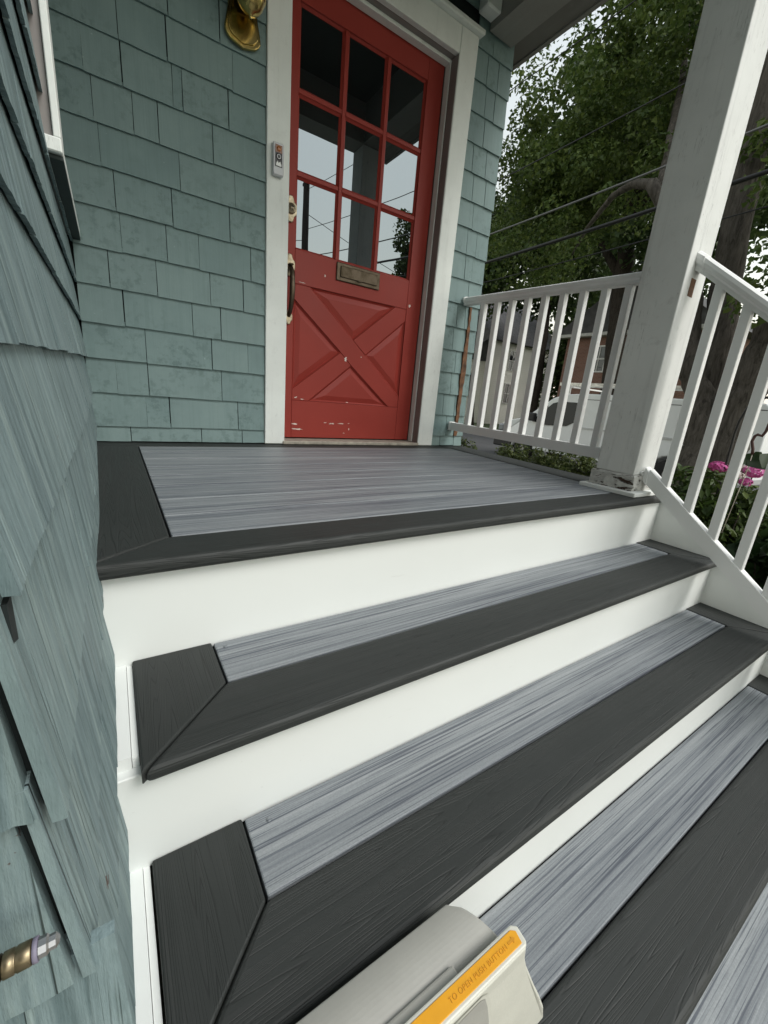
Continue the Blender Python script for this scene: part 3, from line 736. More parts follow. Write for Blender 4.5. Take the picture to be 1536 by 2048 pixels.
MB().lathe([(.010,0),(.010,.006),(.005,.010),(.005,.016),(.0005,.017)], (RX-.030, -1.3535, .075), 'y', 12, cap=False).build('bolt', MAT['vinyl'], sr)
MB().rbox((RX-.045, YE-.09, -1.02), (RX+.045, YE, .30), .004).build('newel_post', MAT['vinyl'], sr)

# ================================================================== porch roof
roof = thing('porch_roof', 'porch roof with grey painted beams and soffit over the red door', 'roof', (.3, -.7, 2.25))
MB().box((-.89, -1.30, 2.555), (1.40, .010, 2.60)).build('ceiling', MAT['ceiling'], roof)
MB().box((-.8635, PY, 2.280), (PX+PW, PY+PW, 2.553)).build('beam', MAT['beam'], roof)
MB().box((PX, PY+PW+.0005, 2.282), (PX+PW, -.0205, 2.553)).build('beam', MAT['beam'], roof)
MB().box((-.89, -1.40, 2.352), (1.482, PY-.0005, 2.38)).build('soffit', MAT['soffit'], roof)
MB().box((PX+PW+.0005, PY, 2.352), (1.482, .40, 2.38)).build('soffit', MAT['soffit'], roof)
MB().box((-.89, -1.425, 2.345), (1.508, -1.401, 2.50)).build('fascia', MAT['beam'], roof)
MB().box((1.483, -1.4005, 2.345), (1.508, .40, 2.50)).build('fascia', MAT['beam'], roof)
crown = [(-.0205,2.555),(-.0205,2.44),(-.035,2.43),(-.055,2.455),(-.075,2.50),(-.10,2.53),(-.115,2.555)]
MB().prism(crown, -.86, PX-.001, 'x').build('crown_moulding', MAT['soffit'], roof)
MB().rbox((PX-.10, -.10, 2.31), (PX-.001, -.0205, 2.43), .008).build('bracket', MAT['pvc'], roof)
MB().rbox((PX-.06, -.40, 2.40), (PX-.001, -.102, 2.44), .006).build('bracket', MAT['pvc'], roof)
# the slab lies above the ceiling
rt = MB(); rt.add([(-.9,-1.50,2.604),(1.60,-1.50,2.604),(1.60,.45,2.604),(-.9,.45,2.604),(-.9,-1.50,2.66),(1.60,-1.50,2.66),(1.60,.45,3.05),(-.9,.45,3.05)],
    [(0,3,2,1),(4,5,6,7),(0,1,5,4),(1,2,6,5),(2,3,7,6),(3,0,4,7)])
rt.build('roof_slab', plain('roof_felt', (.05,.05,.05), .9), roof)

# ================================================================== grey plastic case standing on the lowest step in view
tool = thing('plastic_case', 'light grey plastic case with a yellow strip standing on the steps', 'case', (-.52, -2.03, ZT[2]))
pl_w = plain('pale_grey_plastic', (.60,.60,.53), .42, var=.05, vs=20, bump=.12, bs=220)
pl_g = plain('mid_grey_plastic', (.36,.357,.325), .5, var=.05, vs=20, bump=.12, bs=260)
pl_y = plain('yellow_strip_plastic', (.72,.335,.012), .42, var=.05, vs=40, bump=.05, bs=200)
def sweep_x(mb, prof, xs, ends=True):
    """prof(x) -> list of (y,z)"""
    V = []; n = None
    for x in xs:
        p = prof(x); n = len(p); V += [(x, a, b) for a, b in p]
    F = [(i*n+k, i*n+(k+1) % n, (i+1)*n+(k+1) % n, (i+1)*n+k) for i in range(len(xs)-1) for k in range(n)]
    if ends: F += [tuple(range(n)), tuple(range((len(xs)-1)*n, len(xs)*n))[::-1]]
    mb.add(V, F, True); return mb
# back half: rounded grey shell, its right end cut on a slant
V = []; prof = []
for i in range(13):
    f = i/12; y = -1.952 - .068*f; z = -.425 + .022*math.sin(math.pi*(.18+.62*f)); prof.append((y, z, f))
sh = MB(); n = len(prof); Vt = []
for (xa) in (0, 1):
    for (y, z, f) in prof:
        xe = -.424 + .010*smooth(f/.25) + .034*max(0, f-.15)
        Vt.append((-.86 if xa == 0 else xe, y, z))
for (xa) in (0, 1):
    for (y, z, f) in prof:
        xe = -.424 + .010*smooth(f/.25) + .034*max(0, f-.15)
        Vt.append((-.86 if xa == 0 else xe-.004, -1.952-.06*f, ZT[2]+.003))
F = [(k, k+1, n+k+1, n+k) for k in range(n-1)] + [(2*n+k, 3*n+k, 3*n+k+1, 2*n+k+1) for k in range(n-1)]
F += [(0, n, 3*n, 2*n), (n-1, 3*n-1, 4*n-1, 2*n-1)] + [(n+k, n+k+1, 3*n+k+1, 3*n+k) for k in range(n-1)] + [(k, 2*n+k, 2*n+k+1, k+1) for k in range(n-1)]
sh.add(Vt, F, False); bevel(sh.build('shell', pl_g, tool), .0025, 2)
# pale ridge that carries the strip
def ridge(y0, y1, z0, z1, x0, tip):
    return [(x0, y0), (tip-.010, y0), (tip-.002, y0-.006), (tip-.004, y1+.004), (tip-.008, y1), (x0, y1)]
bevel(MB().prism(ridge(-2.0265, -2.0535, 0, 0, -.86, -.366), -.440, -.3850, 'z').build('strip_frame', pl_w, tool), .0022, 2)
bevel(MB().prism([(-.86,-2.0310),(-.3815,-2.0310),(-.3755,-2.0355),(-.3785,-2.0490),(-.86,-2.0490)][::-1], -.3846, -.3832, 'z').build('yellow_strip', pl_y, tool), .0008, 1)
# front body under the strip, spreading to the right towards its foot, with a finger recess
outl = [(-.86, ZT[2]+.003), (-.272, ZT[2]+.003), (-.285, -.60), (-.308, -.55), (-.330, -.505), (-.347, -.468), (-.360, -.440), (-.369, -.415), (-.374, -.3862), (-.86, -.3862)]
fb = MB(); n = len(outl)
fb.add([(x, -2.0545 - .010*smooth((-.39-z)/.22), z) for x, z in outl] + [(x-.004, -2.030, z) for x, z in outl], [tuple(range(n)), tuple(range(n, 2*n))[::-1]] + [(i, n+i, n+(i+1) % n, (i+1) % n) for i in range(n)])
bevel(fb.build('body', pl_w, tool), .004, 3)
rc = [(-.560,-.52),(-.424,-.52),(-.428,-.47),(-.437,-.430),(-.447,-.402),(-.458,-.3935),(-.50,-.3935),(-.56,-.3935)]
rcf = MB(); n = len(rc); yy = lambda z, d: -2.0556 - .010*smooth((-.39-z)/.22) + d
V = [(x, yy(z, 0), z) for x, z in rc] + [(-.49+(x+.49)*.90, yy(z, .0), -.455+(z+.455)*.90) for x, z in rc]
rcf.add(V, [(i, (i+1) % n, n+(i+1) % n, n+i) for i in range(n)]); rcf.build('recess_rim', pl_w, tool)
MB().add([(-.49+(x+.49)*.90, yy(z, -.0004), -.455+(z+.455)*.90) for x, z in rc], [tuple(range(n))]).build('finger_recess', pl_g, tool)
def text_mesh(txt, size, name, mat, parent, M4):
    cu = bpy.data.curves.new('lettering', 'FONT'); cu.body = txt; cu.size = size; cu.extrude = .0004; cu.space_character = 1.12
    ob = bpy.data.objects.new('lettering_source', cu); COL.objects.link(ob)
    dg = bpy.context.evaluated_depsgraph_get(); me = bpy.data.meshes.new_from_object(ob.evaluated_get(dg)); bpy.data.objects.remove(ob)
    me.transform(M4); me.materials.append(mat); o = bpy.data.objects.new(name, me); link(o, parent); WL[o.name] = Vector((0,0,0)); return o
bevel(MB().box((-.86, -2.0258, -.4180), (-.468, -2.0120, -.3985)).build('ledge', pl_g, tool), .003, 2)
pl_y2 = plain('yellow_lettering', (.60,.262,.008), .5)
text_mesh('TO OPEN PUSH BUTTON', .0082, 'lettering', pl_y2, tool, Matrix.Translation((-.502, -2.0435, -.3830)))
MB().prism([(-.3965,-2.0415),(-.3885,-2.0415),(-.3885,-2.0440),(-.3835,-2.0400),(-.3885,-2.0360),(-.3885,-2.0385),(-.3965,-2.0385)], -.3834, -.3826, 'z').build('arrow_mark', pl_y2, tool)

# ================================================================== brass pipe fitting on the front wall
fit = thing('pipe_fitting', 'short brass pipe fitting with a pale ring against the shingled corner', 'pipe fitting', (-.87, -2.02, 0.0))
fc = (0, -2.008, -.004)
MB().lathe([(.0050,-.93),(.0050,-.872),(.0060,-.871),(.0060,-.8600),(.0052,-.8595)], fc, 'x', 20).build('dark_end', MAT['bronze'], fit)
MB().lathe([(.0052,-.8593),(.0061,-.8588),(.0061,-.8545),(.0056,-.8542),(.0056,-.8535),(.0061,-.8532),(.0061,-.8475),(.0056,-.8468)], fc, 'x', 20).build('barrel', MAT['dull_brass'], fit)
MB().lathe([(.0060,-.8466),(.0060,-.8443)], fc, 'x', 20).build('ring', plain('lilac_ring', (.20,.185,.25), .6), fit)
MB().lathe([(.0050,-.8441),(.0050,-.8405),(.0038,-.8395),(.0038,-.8365),(.0018,-.8350),(.0003,-.8347)], fc, 'x', 9, smooth=False, cap=False).build('tip', MAT['steel'], fit)
MB().rbox((-.900, -2.016, -.016), (-.884, -1.985, .008), .003).build('wall_bracket', MAT['bronze'], fit)

# ================================================================== vegetation helpers
def leaf_obj(name, mat, P, N, size, parent, template=0, kind=None, up_bias=0.0):
    """P, N: centres and facing (numpy n x 3), size array; every leaf a folded blade of two quads"""
    n = len(P)
    T = [np.array([(0,-.5,0),(-.40,-.18,.10),(-.34,.16,.12),(0,.55,-.05),(.34,.16,.12),(.40,-.18,.10)]),
         np.array([(0,-.5,0),(-.20,-.15,.06),(-.16,.20,.06),(0,.55,0),(.16,.20,.06),(.20,-.15,.06)]),
         np.array([(0,-.35,0),(-.52,-.22,.10),(-.30,.10,.10),(0,.60,-.08),(.30,.10,.10),(.52,-.22,.10)])][template]
    N = N/np.linalg.norm(N, axis=1, keepdims=True)
    a = rng.normal(size=(n,3)); a[:,2] -= .8; X = np.cross(a, N); X /= np.linalg.norm(X, axis=1, keepdims=True)+1e-9; Y = np.cross(N, X)
    V = P[:,None,:] + size[:,None,None]*(T[None,:,0,None]*X[:,None,:] + T[None,:,1,None]*Y[:,None,:] + T[None,:,2,None]*N[:,None,:])
    V = V.reshape(-1,3).astype(np.float32)
    base = (np.arange(n)*6)[:,None]; f = np.concatenate([base+np.array([[0,3,2,1]]), base+np.array([[0,5,4,3]])], axis=1).reshape(-1)
    me = bpy.data.meshes.new(name); me.vertices.add(len(V)); me.vertices.foreach_set('co', V.reshape(-1))
    me.loops.add(len(f)); me.loops.foreach_set('vertex_index', f.astype(np.int32)); np_ = len(f)//4
    me.polygons.add(np_); me.polygons.foreach_set('loop_start', (np.arange(np_)*4).astype(np.int32))
    try: me.polygons.foreach_set('loop_total', np.full(np_, 4, np.int32))
    except Exception: pass
    me.update(calc_edges=True); me.validate()
    me.materials.append(mat); o = bpy.data.objects.new(name, me); link(o, parent); WL[o.name] = Vector((0,0,0))
    if kind: o['kind'] = kind
    return o
def clumps(centres, radii, per, squash=.75):
    P = []; N = []
    for c, r in zip(centres, radii):
        d = rng.normal(size=(per,3)); d /= np.linalg.norm(d, axis=1, keepdims=True)
        rr = r*rng.uniform(.25, 1.0, (per,1))**.6
        p = np.array(c) + d*rr*np.array([1,1,squash]); P.append(p)
        nn = d*.6 + np.array([0,0,.7]) + rng.normal(size=(per,3))*.55; N.append(nn)
    return np.concatenate(P), np.concatenate(N)
def ellipsoid(c, r, n, shell=.35):
    d = rng.normal(size=(n,3)); d /= np.linalg.norm(d, axis=1, keepdims=True)
    return np.array(c) + d*np.array(r)*rng.uniform(shell, 1.0, (n,1))
LEAF = dict(maple=leaf_mat('maple_leaf', (.040,.072,.018), (.078,.125,.028), (.150,.195,.045)), far=leaf_mat('far_leaf', (.026,.050,.016), (.050,.085,.024), (.088,.128,.034)),
    box=leaf_mat('boxwood_leaf', (.030,.050,.014), (.065,.092,.024), (.13,.15,.045)), herb=leaf_mat('herb_leaf', (.025,.050,.012), (.055,.095,.020), (.11,.15,.04)),
    pink=leaf_mat('pink_petal', (.48,.035,.20), (.66,.10,.36), (.70,.28,.55), .3), white=leaf_mat('pale_petal', (.60,.55,.50), (.68,.62,.58), (.65,.45,.45), .2), big=leaf_mat('broad_leaf', (.014,.032,.010), (.022,.045,.014), (.035,.060,.018)))
BARK = bark_mat('maple_bark', (.070,.062,.052), (.140,.126,.108)); BARK2 = bark_mat('dark_bark', (.030,.025,.020), (.060,.050,.042))
def wob(pts, r, n=5, seed=1):
    """resample a path with small wobble"""
    random.seed(seed); out = []; rad = []
    for i in range(len(pts)-1):
        for k in range(n):
            f = k/n; p = Vector(pts[i]).lerp(Vector(pts[i+1]), f); rr = r[i]+(r[i+1]-r[i])*f
            out.append(p + Vector((random.uniform(-1,1), random.uniform(-1,1), 0))*rr*.10); rad.append(rr*random.uniform(.95,1.06))
    out.append(Vector(pts[-1])); rad.append(r[-1]); return out, rad
def limb(mb, pts, r, n=12, seed=1):
    p, q = wob(pts, r, 5, seed); mb.tube(p, q, n); return mb
def tree(name, label, loc, stems, crown, leaf='maple', bark=None, size=(.10,.16), per=120, nclump=200, clump_r=(.35,.75), group='trees along the street', extra=None):
    t = thing(name, label, 'tree', loc, group)
    mb = MB()
    for i, (pts, r) in enumerate(stems): limb(mb, pts, r, 14, i+3)
    mb.build('trunk', bark or BARK, t)
    C = np.concatenate([ellipsoid(c, r, int(nclump*w), sh) for (c, r, w, sh) in crown])
    if extra is not None: C = np.concatenate([C, np.array(extra)])
    P, N = clumps(C, rng.uniform(clump_r[0], clump_r[1], len(C)), per)
    leaf_obj('crown', LEAF[leaf], P, N, rng.uniform(size[0], size[1], len(P)), t, 2 if leaf == 'maple' else 0)
    return t

# the near maple with its forked trunk
A = (7.6, .65, -1.15)
treeA = tree('maple_tree', 'maple with forked brown trunk rising behind the stair railing', A,
    [([(7.6,.62,-1.3),(7.6,.66,-.75),(7.6,.72,-.2),(7.6,.80,.30),(7.62,.97,.80),(7.6,1.20,1.25),(7.6,1.37,1.62),(7.6,1.46,2.3),(7.5,1.9,3.4),(7.4,2.5,4.25)], [.46,.36,.27,.235,.21,.19,.18,.16,.13,.10]),
     ([(7.7,.50,-1.3),(7.65,.42,-.7),(7.65,.40,.0),(7.65,.39,.60),(7.6,.30,1.2),(7.6,.22,1.75),(7.6,.0,2.8),(7.7,-.5,4.5),(7.9,-.9,6.5)], [.34,.30,.285,.27,.255,.245,.21,.17,.10]),
     ([(7.8,.85,.3),(7.8,.95,1.2),(7.8,1.0,1.9),(7.75,1.14,3.0),(7.7,1.19,4.45),(7.8,1.3,6.3),(8,1.6,8.2)], [.20,.22,.22,.20,.19,.14,.08]),
     ([(7.4,2.45,4.22),(7.5,2.9,4.40),(7.6,3.32,4.36),(7.8,3.9,4.0),(8.0,4.3,3.6)], [.085,.07,.055,.035,.015]),
     ([(7.6,2.4,4.2),(8.6,3.0,5.6),(9.6,3.6,7.0),(10.4,4.2,8.6)], [.10,.09,.07,.03]),
     ([(7.7,-.5,4.5),(8.0,-1.4,5.8),(8.4,-2.5,7.0)], [.11,.08,.03])],
    [((10.4,3.6,8.0),(3.4,4.6,3.4),1.0,.35), ((10.0,-1.2,7.2),(3.0,3.2,3.2),.55,.35), ((9.6,5.9,6.0),(2.2,3.0,2.3),.45,.2)], 'maple', BARK, (.055,.125), 200, 205, (.35,.75),
    'street trees', [(8.0,4.3,3.75),(8.2,4.9,4.0),(8.3,5.6,4.1),(8.2,6.3,4.3),(8.3,6.9,3.9),(8.1,3.7,4.6),(8.6,5.2,3.4),(8.5,6.0,3.5),(8.2,2.9,5.0),(7.2,.05,2.55),(7.3,-.1,3.1),(7.0,.25,2.1),(7.2,-.2,2.3),(7.0,.0,3.5),(7.1,.45,3.6),(7.4,.9,4.3)])
treeB = tree('shade_tree', 'tall dark trunked tree in front of the brick house', (19.2, 9.2, -1.2),
    [([(19.2,9.0,-1.3),(19.2,9.05,2.0),(19.2,9.65,6.2),(19.1,9.9,8.9),(19,9.8,11.4),(19,9.6,14)], [.52,.42,.36,.32,.24,.12]), ([(19.2,9.7,6.3),(18.8,11,8.2),(18.4,12.4,10)], [.2,.16,.08]), ([(19.1,9.9,8.6),(19.4,8.4,10.6),(19.6,7.2,12.5)], [.2,.15,.08])],
    [((19,10.5,11.5),(4.5,5.5,5.0),1.0,.3), ((19.5,5.5,9.5),(3.5,3.5,4.0),.5,.3)], 'far', BARK2, (.18,.30), 80, 190, (.6,1.2), 'street trees')
treeC = tree('shade_tree', 'broad leafy tree standing between the white house and brick house', (22, 15.5, -1.2),
    [([(22,15.5,-1.3),(22,15.6,2.5),(22.2,15.9,6),(22,16,10)], [.5,.4,.3,.1])],
    [((22.6,15.8,10.6),(3.6,3.6,5.0),.8,.3), ((24.2,14.9,3.4),(1.7,1.5,3.2),.5,.2), ((21,18.5,10.5),(3.4,3.0,4.0),.4,.3)], 'far', BARK2, (.18,.30), 80, 200, (.6,1.2), 'street trees')
treeD = tree('lawn_tree', 'slender dark trunked tree on the lawn beside the white house', (18.9, 18.4, -1.2),
    [([(18.7,17.4,-1.3),(18.6,17.6,.6),(18.4,18.0,2.2),(18.2,18.3,4.0),(18.2,18.6,6.5)], [.24,.20,.18,.15,.06])],
    [((18.3,18.6,8.4),(2.6,3.2,3.4),.6,.2)], 'far', BARK2, (.16,.26), 110, 160, (.5,1.0), 'street trees')
treeE = tree('shade_tree', 'tall leafy tree towering behind the brick house', (33, 16, -.9),
    [([(33,16,-1),(33,16,5),(33,16.2,12)], [.6,.5,.2])], [((32,17,11),(5,8,6.5),1.0,.3)], 'far', BARK2, (.28,.45), 70, 110, (1.0,1.8), 'street trees')
# hedge and shrubs far across the road
def shrub(name, label, c, r, n, size, leaf, cat='shrub', group=None, tmpl=0, stem=True, per=60, cr=.16):
    t = thing(name, label, cat, (c[0], c[1], c[2]-r[2]), group)
    C = ellipsoid(c, r, n, .3); P, N = clumps(C, rng.uniform(cr*.7, cr*1.2, len(C)), per)
    leaf_obj('foliage', LEAF[leaf], P, N, rng.uniform(size[0], size[1], len(P)), t, tmpl)
    if stem:
        mb = MB()
        for k in range(7):
            a = random.uniform(0, 6.28); mb.tube([(c[0], c[1], c[2]-r[2]), (c[0]+r[0]*.35*math.cos(a), c[1]+r[1]*.35*math.sin(a), c[2]-r[2]*.2), (c[0]+r[0]*.7*math.cos(a), c[1]+r[1]*.7*math.sin(a), c[2]+r[2]*.5)], [.012*max(1,r[2]*2), .008*max(1,r[2]*2), .003], 5)
        mb.build('stems', BARK2, t)
    return t
for i, (x, y, rx, rz, lb) in enumerate([(24.5,24.5,1.6,1.5,'round dark shrub on the far lawn nearest the white house'),(26.5,22.5,1.9,1.9,'tallest dark shrub on the far lawn behind the van bonnet'),(28.5,20.8,1.8,1.6,'dark shrub on the far lawn nearest the brick house')]):
    shrub('shrub', lb, (x, y, -.7+rz*.55), (rx, rx, rz), 60, (.14,.24), 'far', group='shrubs on the far lawn', per=70, cr=.6)
random.seed(4)
for i, (x, y, z, r, lb) in enumerate([(1.72,.42,.05,.22,'small leafy shrub behind the house corner at the end of the deck'),(1.68,-.24,.05,.20,'boxwood shrub by the deck edge nearest the house corner'),(1.74,-.48,.13,.23,'tallest boxwood shrub by the deck edge under the porch railing'),(1.70,-.76,.09,.21,'boxwood shrub by the deck edge nearest the post')]):
    shrub('boxwood_shrub', lb, (x, y, z-r*1.5), (r*.9, r*.9, r*1.55), 190, (.018,.032), 'box', group='shrubs along the deck edge', tmpl=1, per=50, cr=.055)

# ------------------------------------------------------------------ flower bed beside the steps
FB = [(3.1,-.92,-.42,.34,.40,'herb','leafy green bedding plant at the foot of the tree trunk'),(3.2,-1.16,-.50,.32,.42,'herb','bushy green bedding plant with pink flowers'),(2.5,-1.25,-.72,.28,.26,'box','low small leaved plant beside the stair railing'),
      (2.9,-1.55,-.70,.36,.34,'big','broad leaved dark plant below the pink flowers'),(2.3,-1.62,-.86,.30,.22,'big','broad dark leaved plant next to the lowest balusters'),(3.6,-.70,-.62,.36,.34,'herb','green plant in the flower bed behind the others'),(3.7,-1.40,-.55,.36,.40,'herb','tall bushy plant at the right of the flower bed')]
for i, (x, y, z, r, rz, lf, lb) in enumerate(FB):
    shrub('bedding_plant', lb, (x, y, z), (r, r, rz), 70, (.05,.10) if lf == 'herb' else ((.09,.16) if lf == 'big' else (.018,.03)), lf, 'plant', 'plants in the flower bed', 1 if lf != 'big' else 0, True, 34, .10)
def flower(c, r, mat, label, n=70):
    t = thing('flower_head', label, 'flower', (c[0], c[1], c[2]-.3), 'flower heads in the bed')
    d = rng.normal(size=(n,3)); d /= np.linalg.norm(d, axis=1, keepdims=True); P = np.array(c)+d*r*np.array([1,1,.6])
    leaf_obj('petals', LEAF[mat], P, d+np.array([0,0,.5]), rng.uniform(.018,.034,n), t, 0)
    MB().tube([(c[0],c[1],c[2]-.35),(c[0]+.01,c[1],c[2]-.15),(c[0],c[1],c[2])], .004, 6).build('stem', plain('flower_stem', (.06,.10,.03), .7), t)
flower((3.2,-.985,.000), .062, 'pink', 'bright pink flower head in front of the tree trunk', 130)
flower((3.2,-1.205,.005), .070, 'pink', 'large magenta flower head right of the pale one', 150)
flower((3.2,-1.155,.010), .040, 'white', 'pale pinkish white flower head beside the magenta one', 60)
flower((3.15,-1.19,-.075), .042, 'pink', 'small pink flower head below the magenta one', 60)
flower((3.05,-1.17,-.03), .030, 'white', 'small white flower head among green leaves', 40)
# shepherd's hook, hanging hook with a leafy sprig
MB().tube([(3.2,-1.03,-1.05),(3.2,-1.03,-.10),(3.2,-1.025,.12),(3.2,-1.02,.26),(3.2,-1.025,.36),(3.2,-1.05,.46),(3.2,-1.09,.515),(3.2,-1.14,.535),(3.2,-1.19,.52),(3.2,-1.22,.48)], .0095, 8).build('garden_hook', MAT['iron'], label='black curved garden hook pole standing among the flowers', cat='hook')
MB().tube([(2.2,-1.46,.62),(2.2,-1.462,.40),(2.2,-1.455,.30),(2.2,-1.445,.275),(2.2,-1.425,.28),(2.2,-1.415,.27),(2.2,-1.41,.24),(2.2,-1.425,.20),(2.2,-1.43,.17)], .0075, 8).build('hanging_hook', MAT['rust'], label='rusty hanging hook beside the stair railing', cat='hook')
hb = thing('hanging_plant', 'broad dark green leaf sprig hanging from the rusty hook', 'plant', (2.2,-1.44,.10))
P = np.array([(2.2,-1.43,.135),(2.2,-1.47,.125),(2.18,-1.50,.15),(2.22,-1.45,.165)]); leaf_obj('leaves', LEAF['big'], P, np.array([(-.8,-.3,.5),(-.7,-.2,.7),(-.6,-.5,.6),(-.9,.1,.3)]), np.array([.11,.13,.10,.06]), hb, 0)
MB().tube([(2.2,-1.43,.17),(2.2,-1.432,.10),(2.2,-1.41,-.30)], .0022, 6).build('cord', plain('pale_cord', (.55,.50,.42), .8), hb)

# ================================================================== white van parked at the kerb
van = thing('parked_van', 'white panel van with roof rack parked along the street', 'van', (11.0, 3.9, -1.26))
vp = NT('van_paint'); vp.col(vp.ramp(vp.noise(vp.coord((1,1,1)), 2.0, 3), [(.3, (.78,.80,.80)), (.7, (.83,.85,.85))])); vp.set(.25, spec=.5); VANP = vp.m
vtr = plain('van_trim', (.020,.020,.022), .55); vgl = glass('van_glass', 1.38, (.004,.005,.005))
X0, X1, VB = 10.0, 11.95, -1.26
def VY(s): return 7.45 - s                     # s = metres back from the nose
side = [(.10,.42),(.02,.62),(.05,.92),(.22,1.10),(.95,1.28),(1.15,1.34),(1.95,1.93),(2.30,2.045),(2.9,2.09),(6.75,2.07),(6.88,1.95),(6.92,.55),(6.85,.40)]
def arch(sc, r=.42, n=9): return [(sc+r*math.cos(math.pi*k/(n-1)), .36+r*math.sin(math.pi*k/(n-1))) for k in range(n)]
ring_ = side + arch(5.35) + arch(1.15)
def vanx(h, s):                                # tumblehome
    k = max(0, h-1.05); return .055*k + .16*max(0, 1-s/.9)**2
def vside(inset, flip):
    return [((X0+vanx(h, s)) if not flip else (X1-vanx(h, s)), VY(s), VB+h) for s, h in ring_]
vb = MB(); n = len(ring_)
A_, B_ = vside(0, False), vside(0, True)
vb.add(A_ + B_, [tuple(range(n)), tuple(range(n, 2*n))[::-1]] + [(i, n+i, n+(i+1) % n, (i+1) % n) for i in range(n)])
bevel(vb.build('body', VANP, van), .035, 3)
def on_side(name, poly, mat, off=.004, th=.01):
    mb = MB(); m = len(poly)
    V = [(X0+vanx(h, s)-off, VY(s), VB+h) for s, h in poly] + [(X0+vanx(h, s)+th, VY(s), VB+h) for s, h in poly]
    mb.add(V, [tuple(range(m)), tuple(range(m, 2*m))[::-1]] + [(i, m+i, m+(i+1) % m, (i+1) % m) for i in range(m)]); return mb.build(name, mat, van)
on_side('side_window', [(1.36,1.22),(1.98,1.78),(2.20,1.84),(2.76,1.84),(2.76,1.30),(2.55,1.18),(1.9,1.14)], vgl)
on_side('window_divider', [(1.78,1.14),(1.83,1.14),(1.83,1.70),(1.78,1.66)], vtr, .008)
on_side('side_moulding', [(1.75,.62),(4.8,.62),(4.8,.70),(1.75,.70)], plain('van_moulding', (.45,.46,.46), .4), .012)
on_side('door_seam', [(2.86,.45),(2.872,.45),(2.872,1.90),(2.86,1.90)], vtr, .0015)
on_side('door_seam', [(1.60,.80),(1.612,.80),(1.612,1.20),(1.60,1.20)], vtr, .0015)
on_side('slide_rail', [(2.95,1.16),(5.9,1.16),(5.9,1.20),(2.95,1.20)], plain('van_rail', (.55,.56,.56), .4), .006)
on_side('panel_seam', [(4.20,.45),(4.212,.45),(4.212,1.90),(4.20,1.90)], vtr, .0015)
on_side('roof_seam', [(2.9,1.93),(6.8,1.93),(6.8,1.945),(2.9,1.945)], vtr, .0015)
MB().prism([(VY(1.17),VB+1.36),(VY(1.93),VB+1.91),(VY(1.91),VB+1.935),(VY(1.14),VB+1.38)], X0+.16, X1-.16, 'x').build('windscreen', vgl, van)
bevel(MB().prism([(VY(-.03),VB+.30),(VY(-.03),VB+.62),(VY(.75),VB+.60),(VY(.72),VB+.30)], X0-.015, X1+.015, 'x').build('front_bumper', vtr, van), .04, 2)
for sx in (X0+.06, X1-.46): MB().rbox((sx, VY(.26), VB+.78), (sx+.40, VY(.01), VB+1.02), .05).build('headlight', glass('headlamp', 1.5, (.30,.31,.32)), van)
MB().rbox((X0-.20, VY(1.56), VB+1.22), (X0-.03, VY(1.36), VB+1.46), .03).build('mirror', vtr, van)
MB().rbox((X0-.05, VY(1.50), VB+1.20), (X0+.03, VY(1.42), VB+1.25), .01).build('mirror_arm', vtr, van)
for sc in (1.15, 5.35):
    for xx, d in ((X0+.03, 1), (X1-.03, -1)):
        w = MB().lathe([(.20,0),(.30,.0),(.335,.02),(.345,.06),(.345,.18),(.33,.21),(.20,.21)] if d > 0 else [(.20,0),(.30,0),(.335,-.02),(.345,-.06),(.345,-.18),(.33,-.21),(.20,-.21)], (xx, VY(sc), VB+.345), 'x', 28).build('wheel', plain('tyre_rubber', (.018,.018,.018), .8), van)
        MB().lathe([(.02,-.005*d),(.08,.0),(.19,.012*d),(.205,.004*d),(.205,.06*d)], (xx, VY(sc), VB+.345), 'x', 20, cap=False).build('rim', metal('wheel_steel', (.45,.46,.47), .35), w)
rack = MB()
for s in (2.35, 4.2, 6.2):
    rack.box((X0+.12, VY(s)-.025, VB+2.24), (X1-.12, VY(s)+.025, VB+2.28))
    for xx in (X0+.14, X1-.18): rack.box((xx, VY(s)-.02, VB+2.05), (xx+.04, VY(s)+.02, VB+2.24))
rack.build('roof_rack', plain('rack_white', (.62,.62,.60), .5), van)
ld = thing('ladder', 'pale aluminium ladder lying on the roof rack of the van', 'ladder', (10.3, 4, VB+2.28))
al = metal('ladder_aluminium', (.62,.62,.60), .4)
for xx in (X0+.22, X0+.62): MB().box((xx, VY(6.6), VB+2.285), (xx+.035, VY(1.95), VB+2.375)).build('stile', al, ld)
rg = MB().lathe([(.016, 0), (.016, .36)], (0,0,0), 'x', 10).mesh('rung'); rg.materials.append(al)
for k in range(14):
    o = bpy.data.objects.new('rung', rg); link(o, ld); o.location = (X0+.257, VY(2.15+k*.32), VB+2.33)

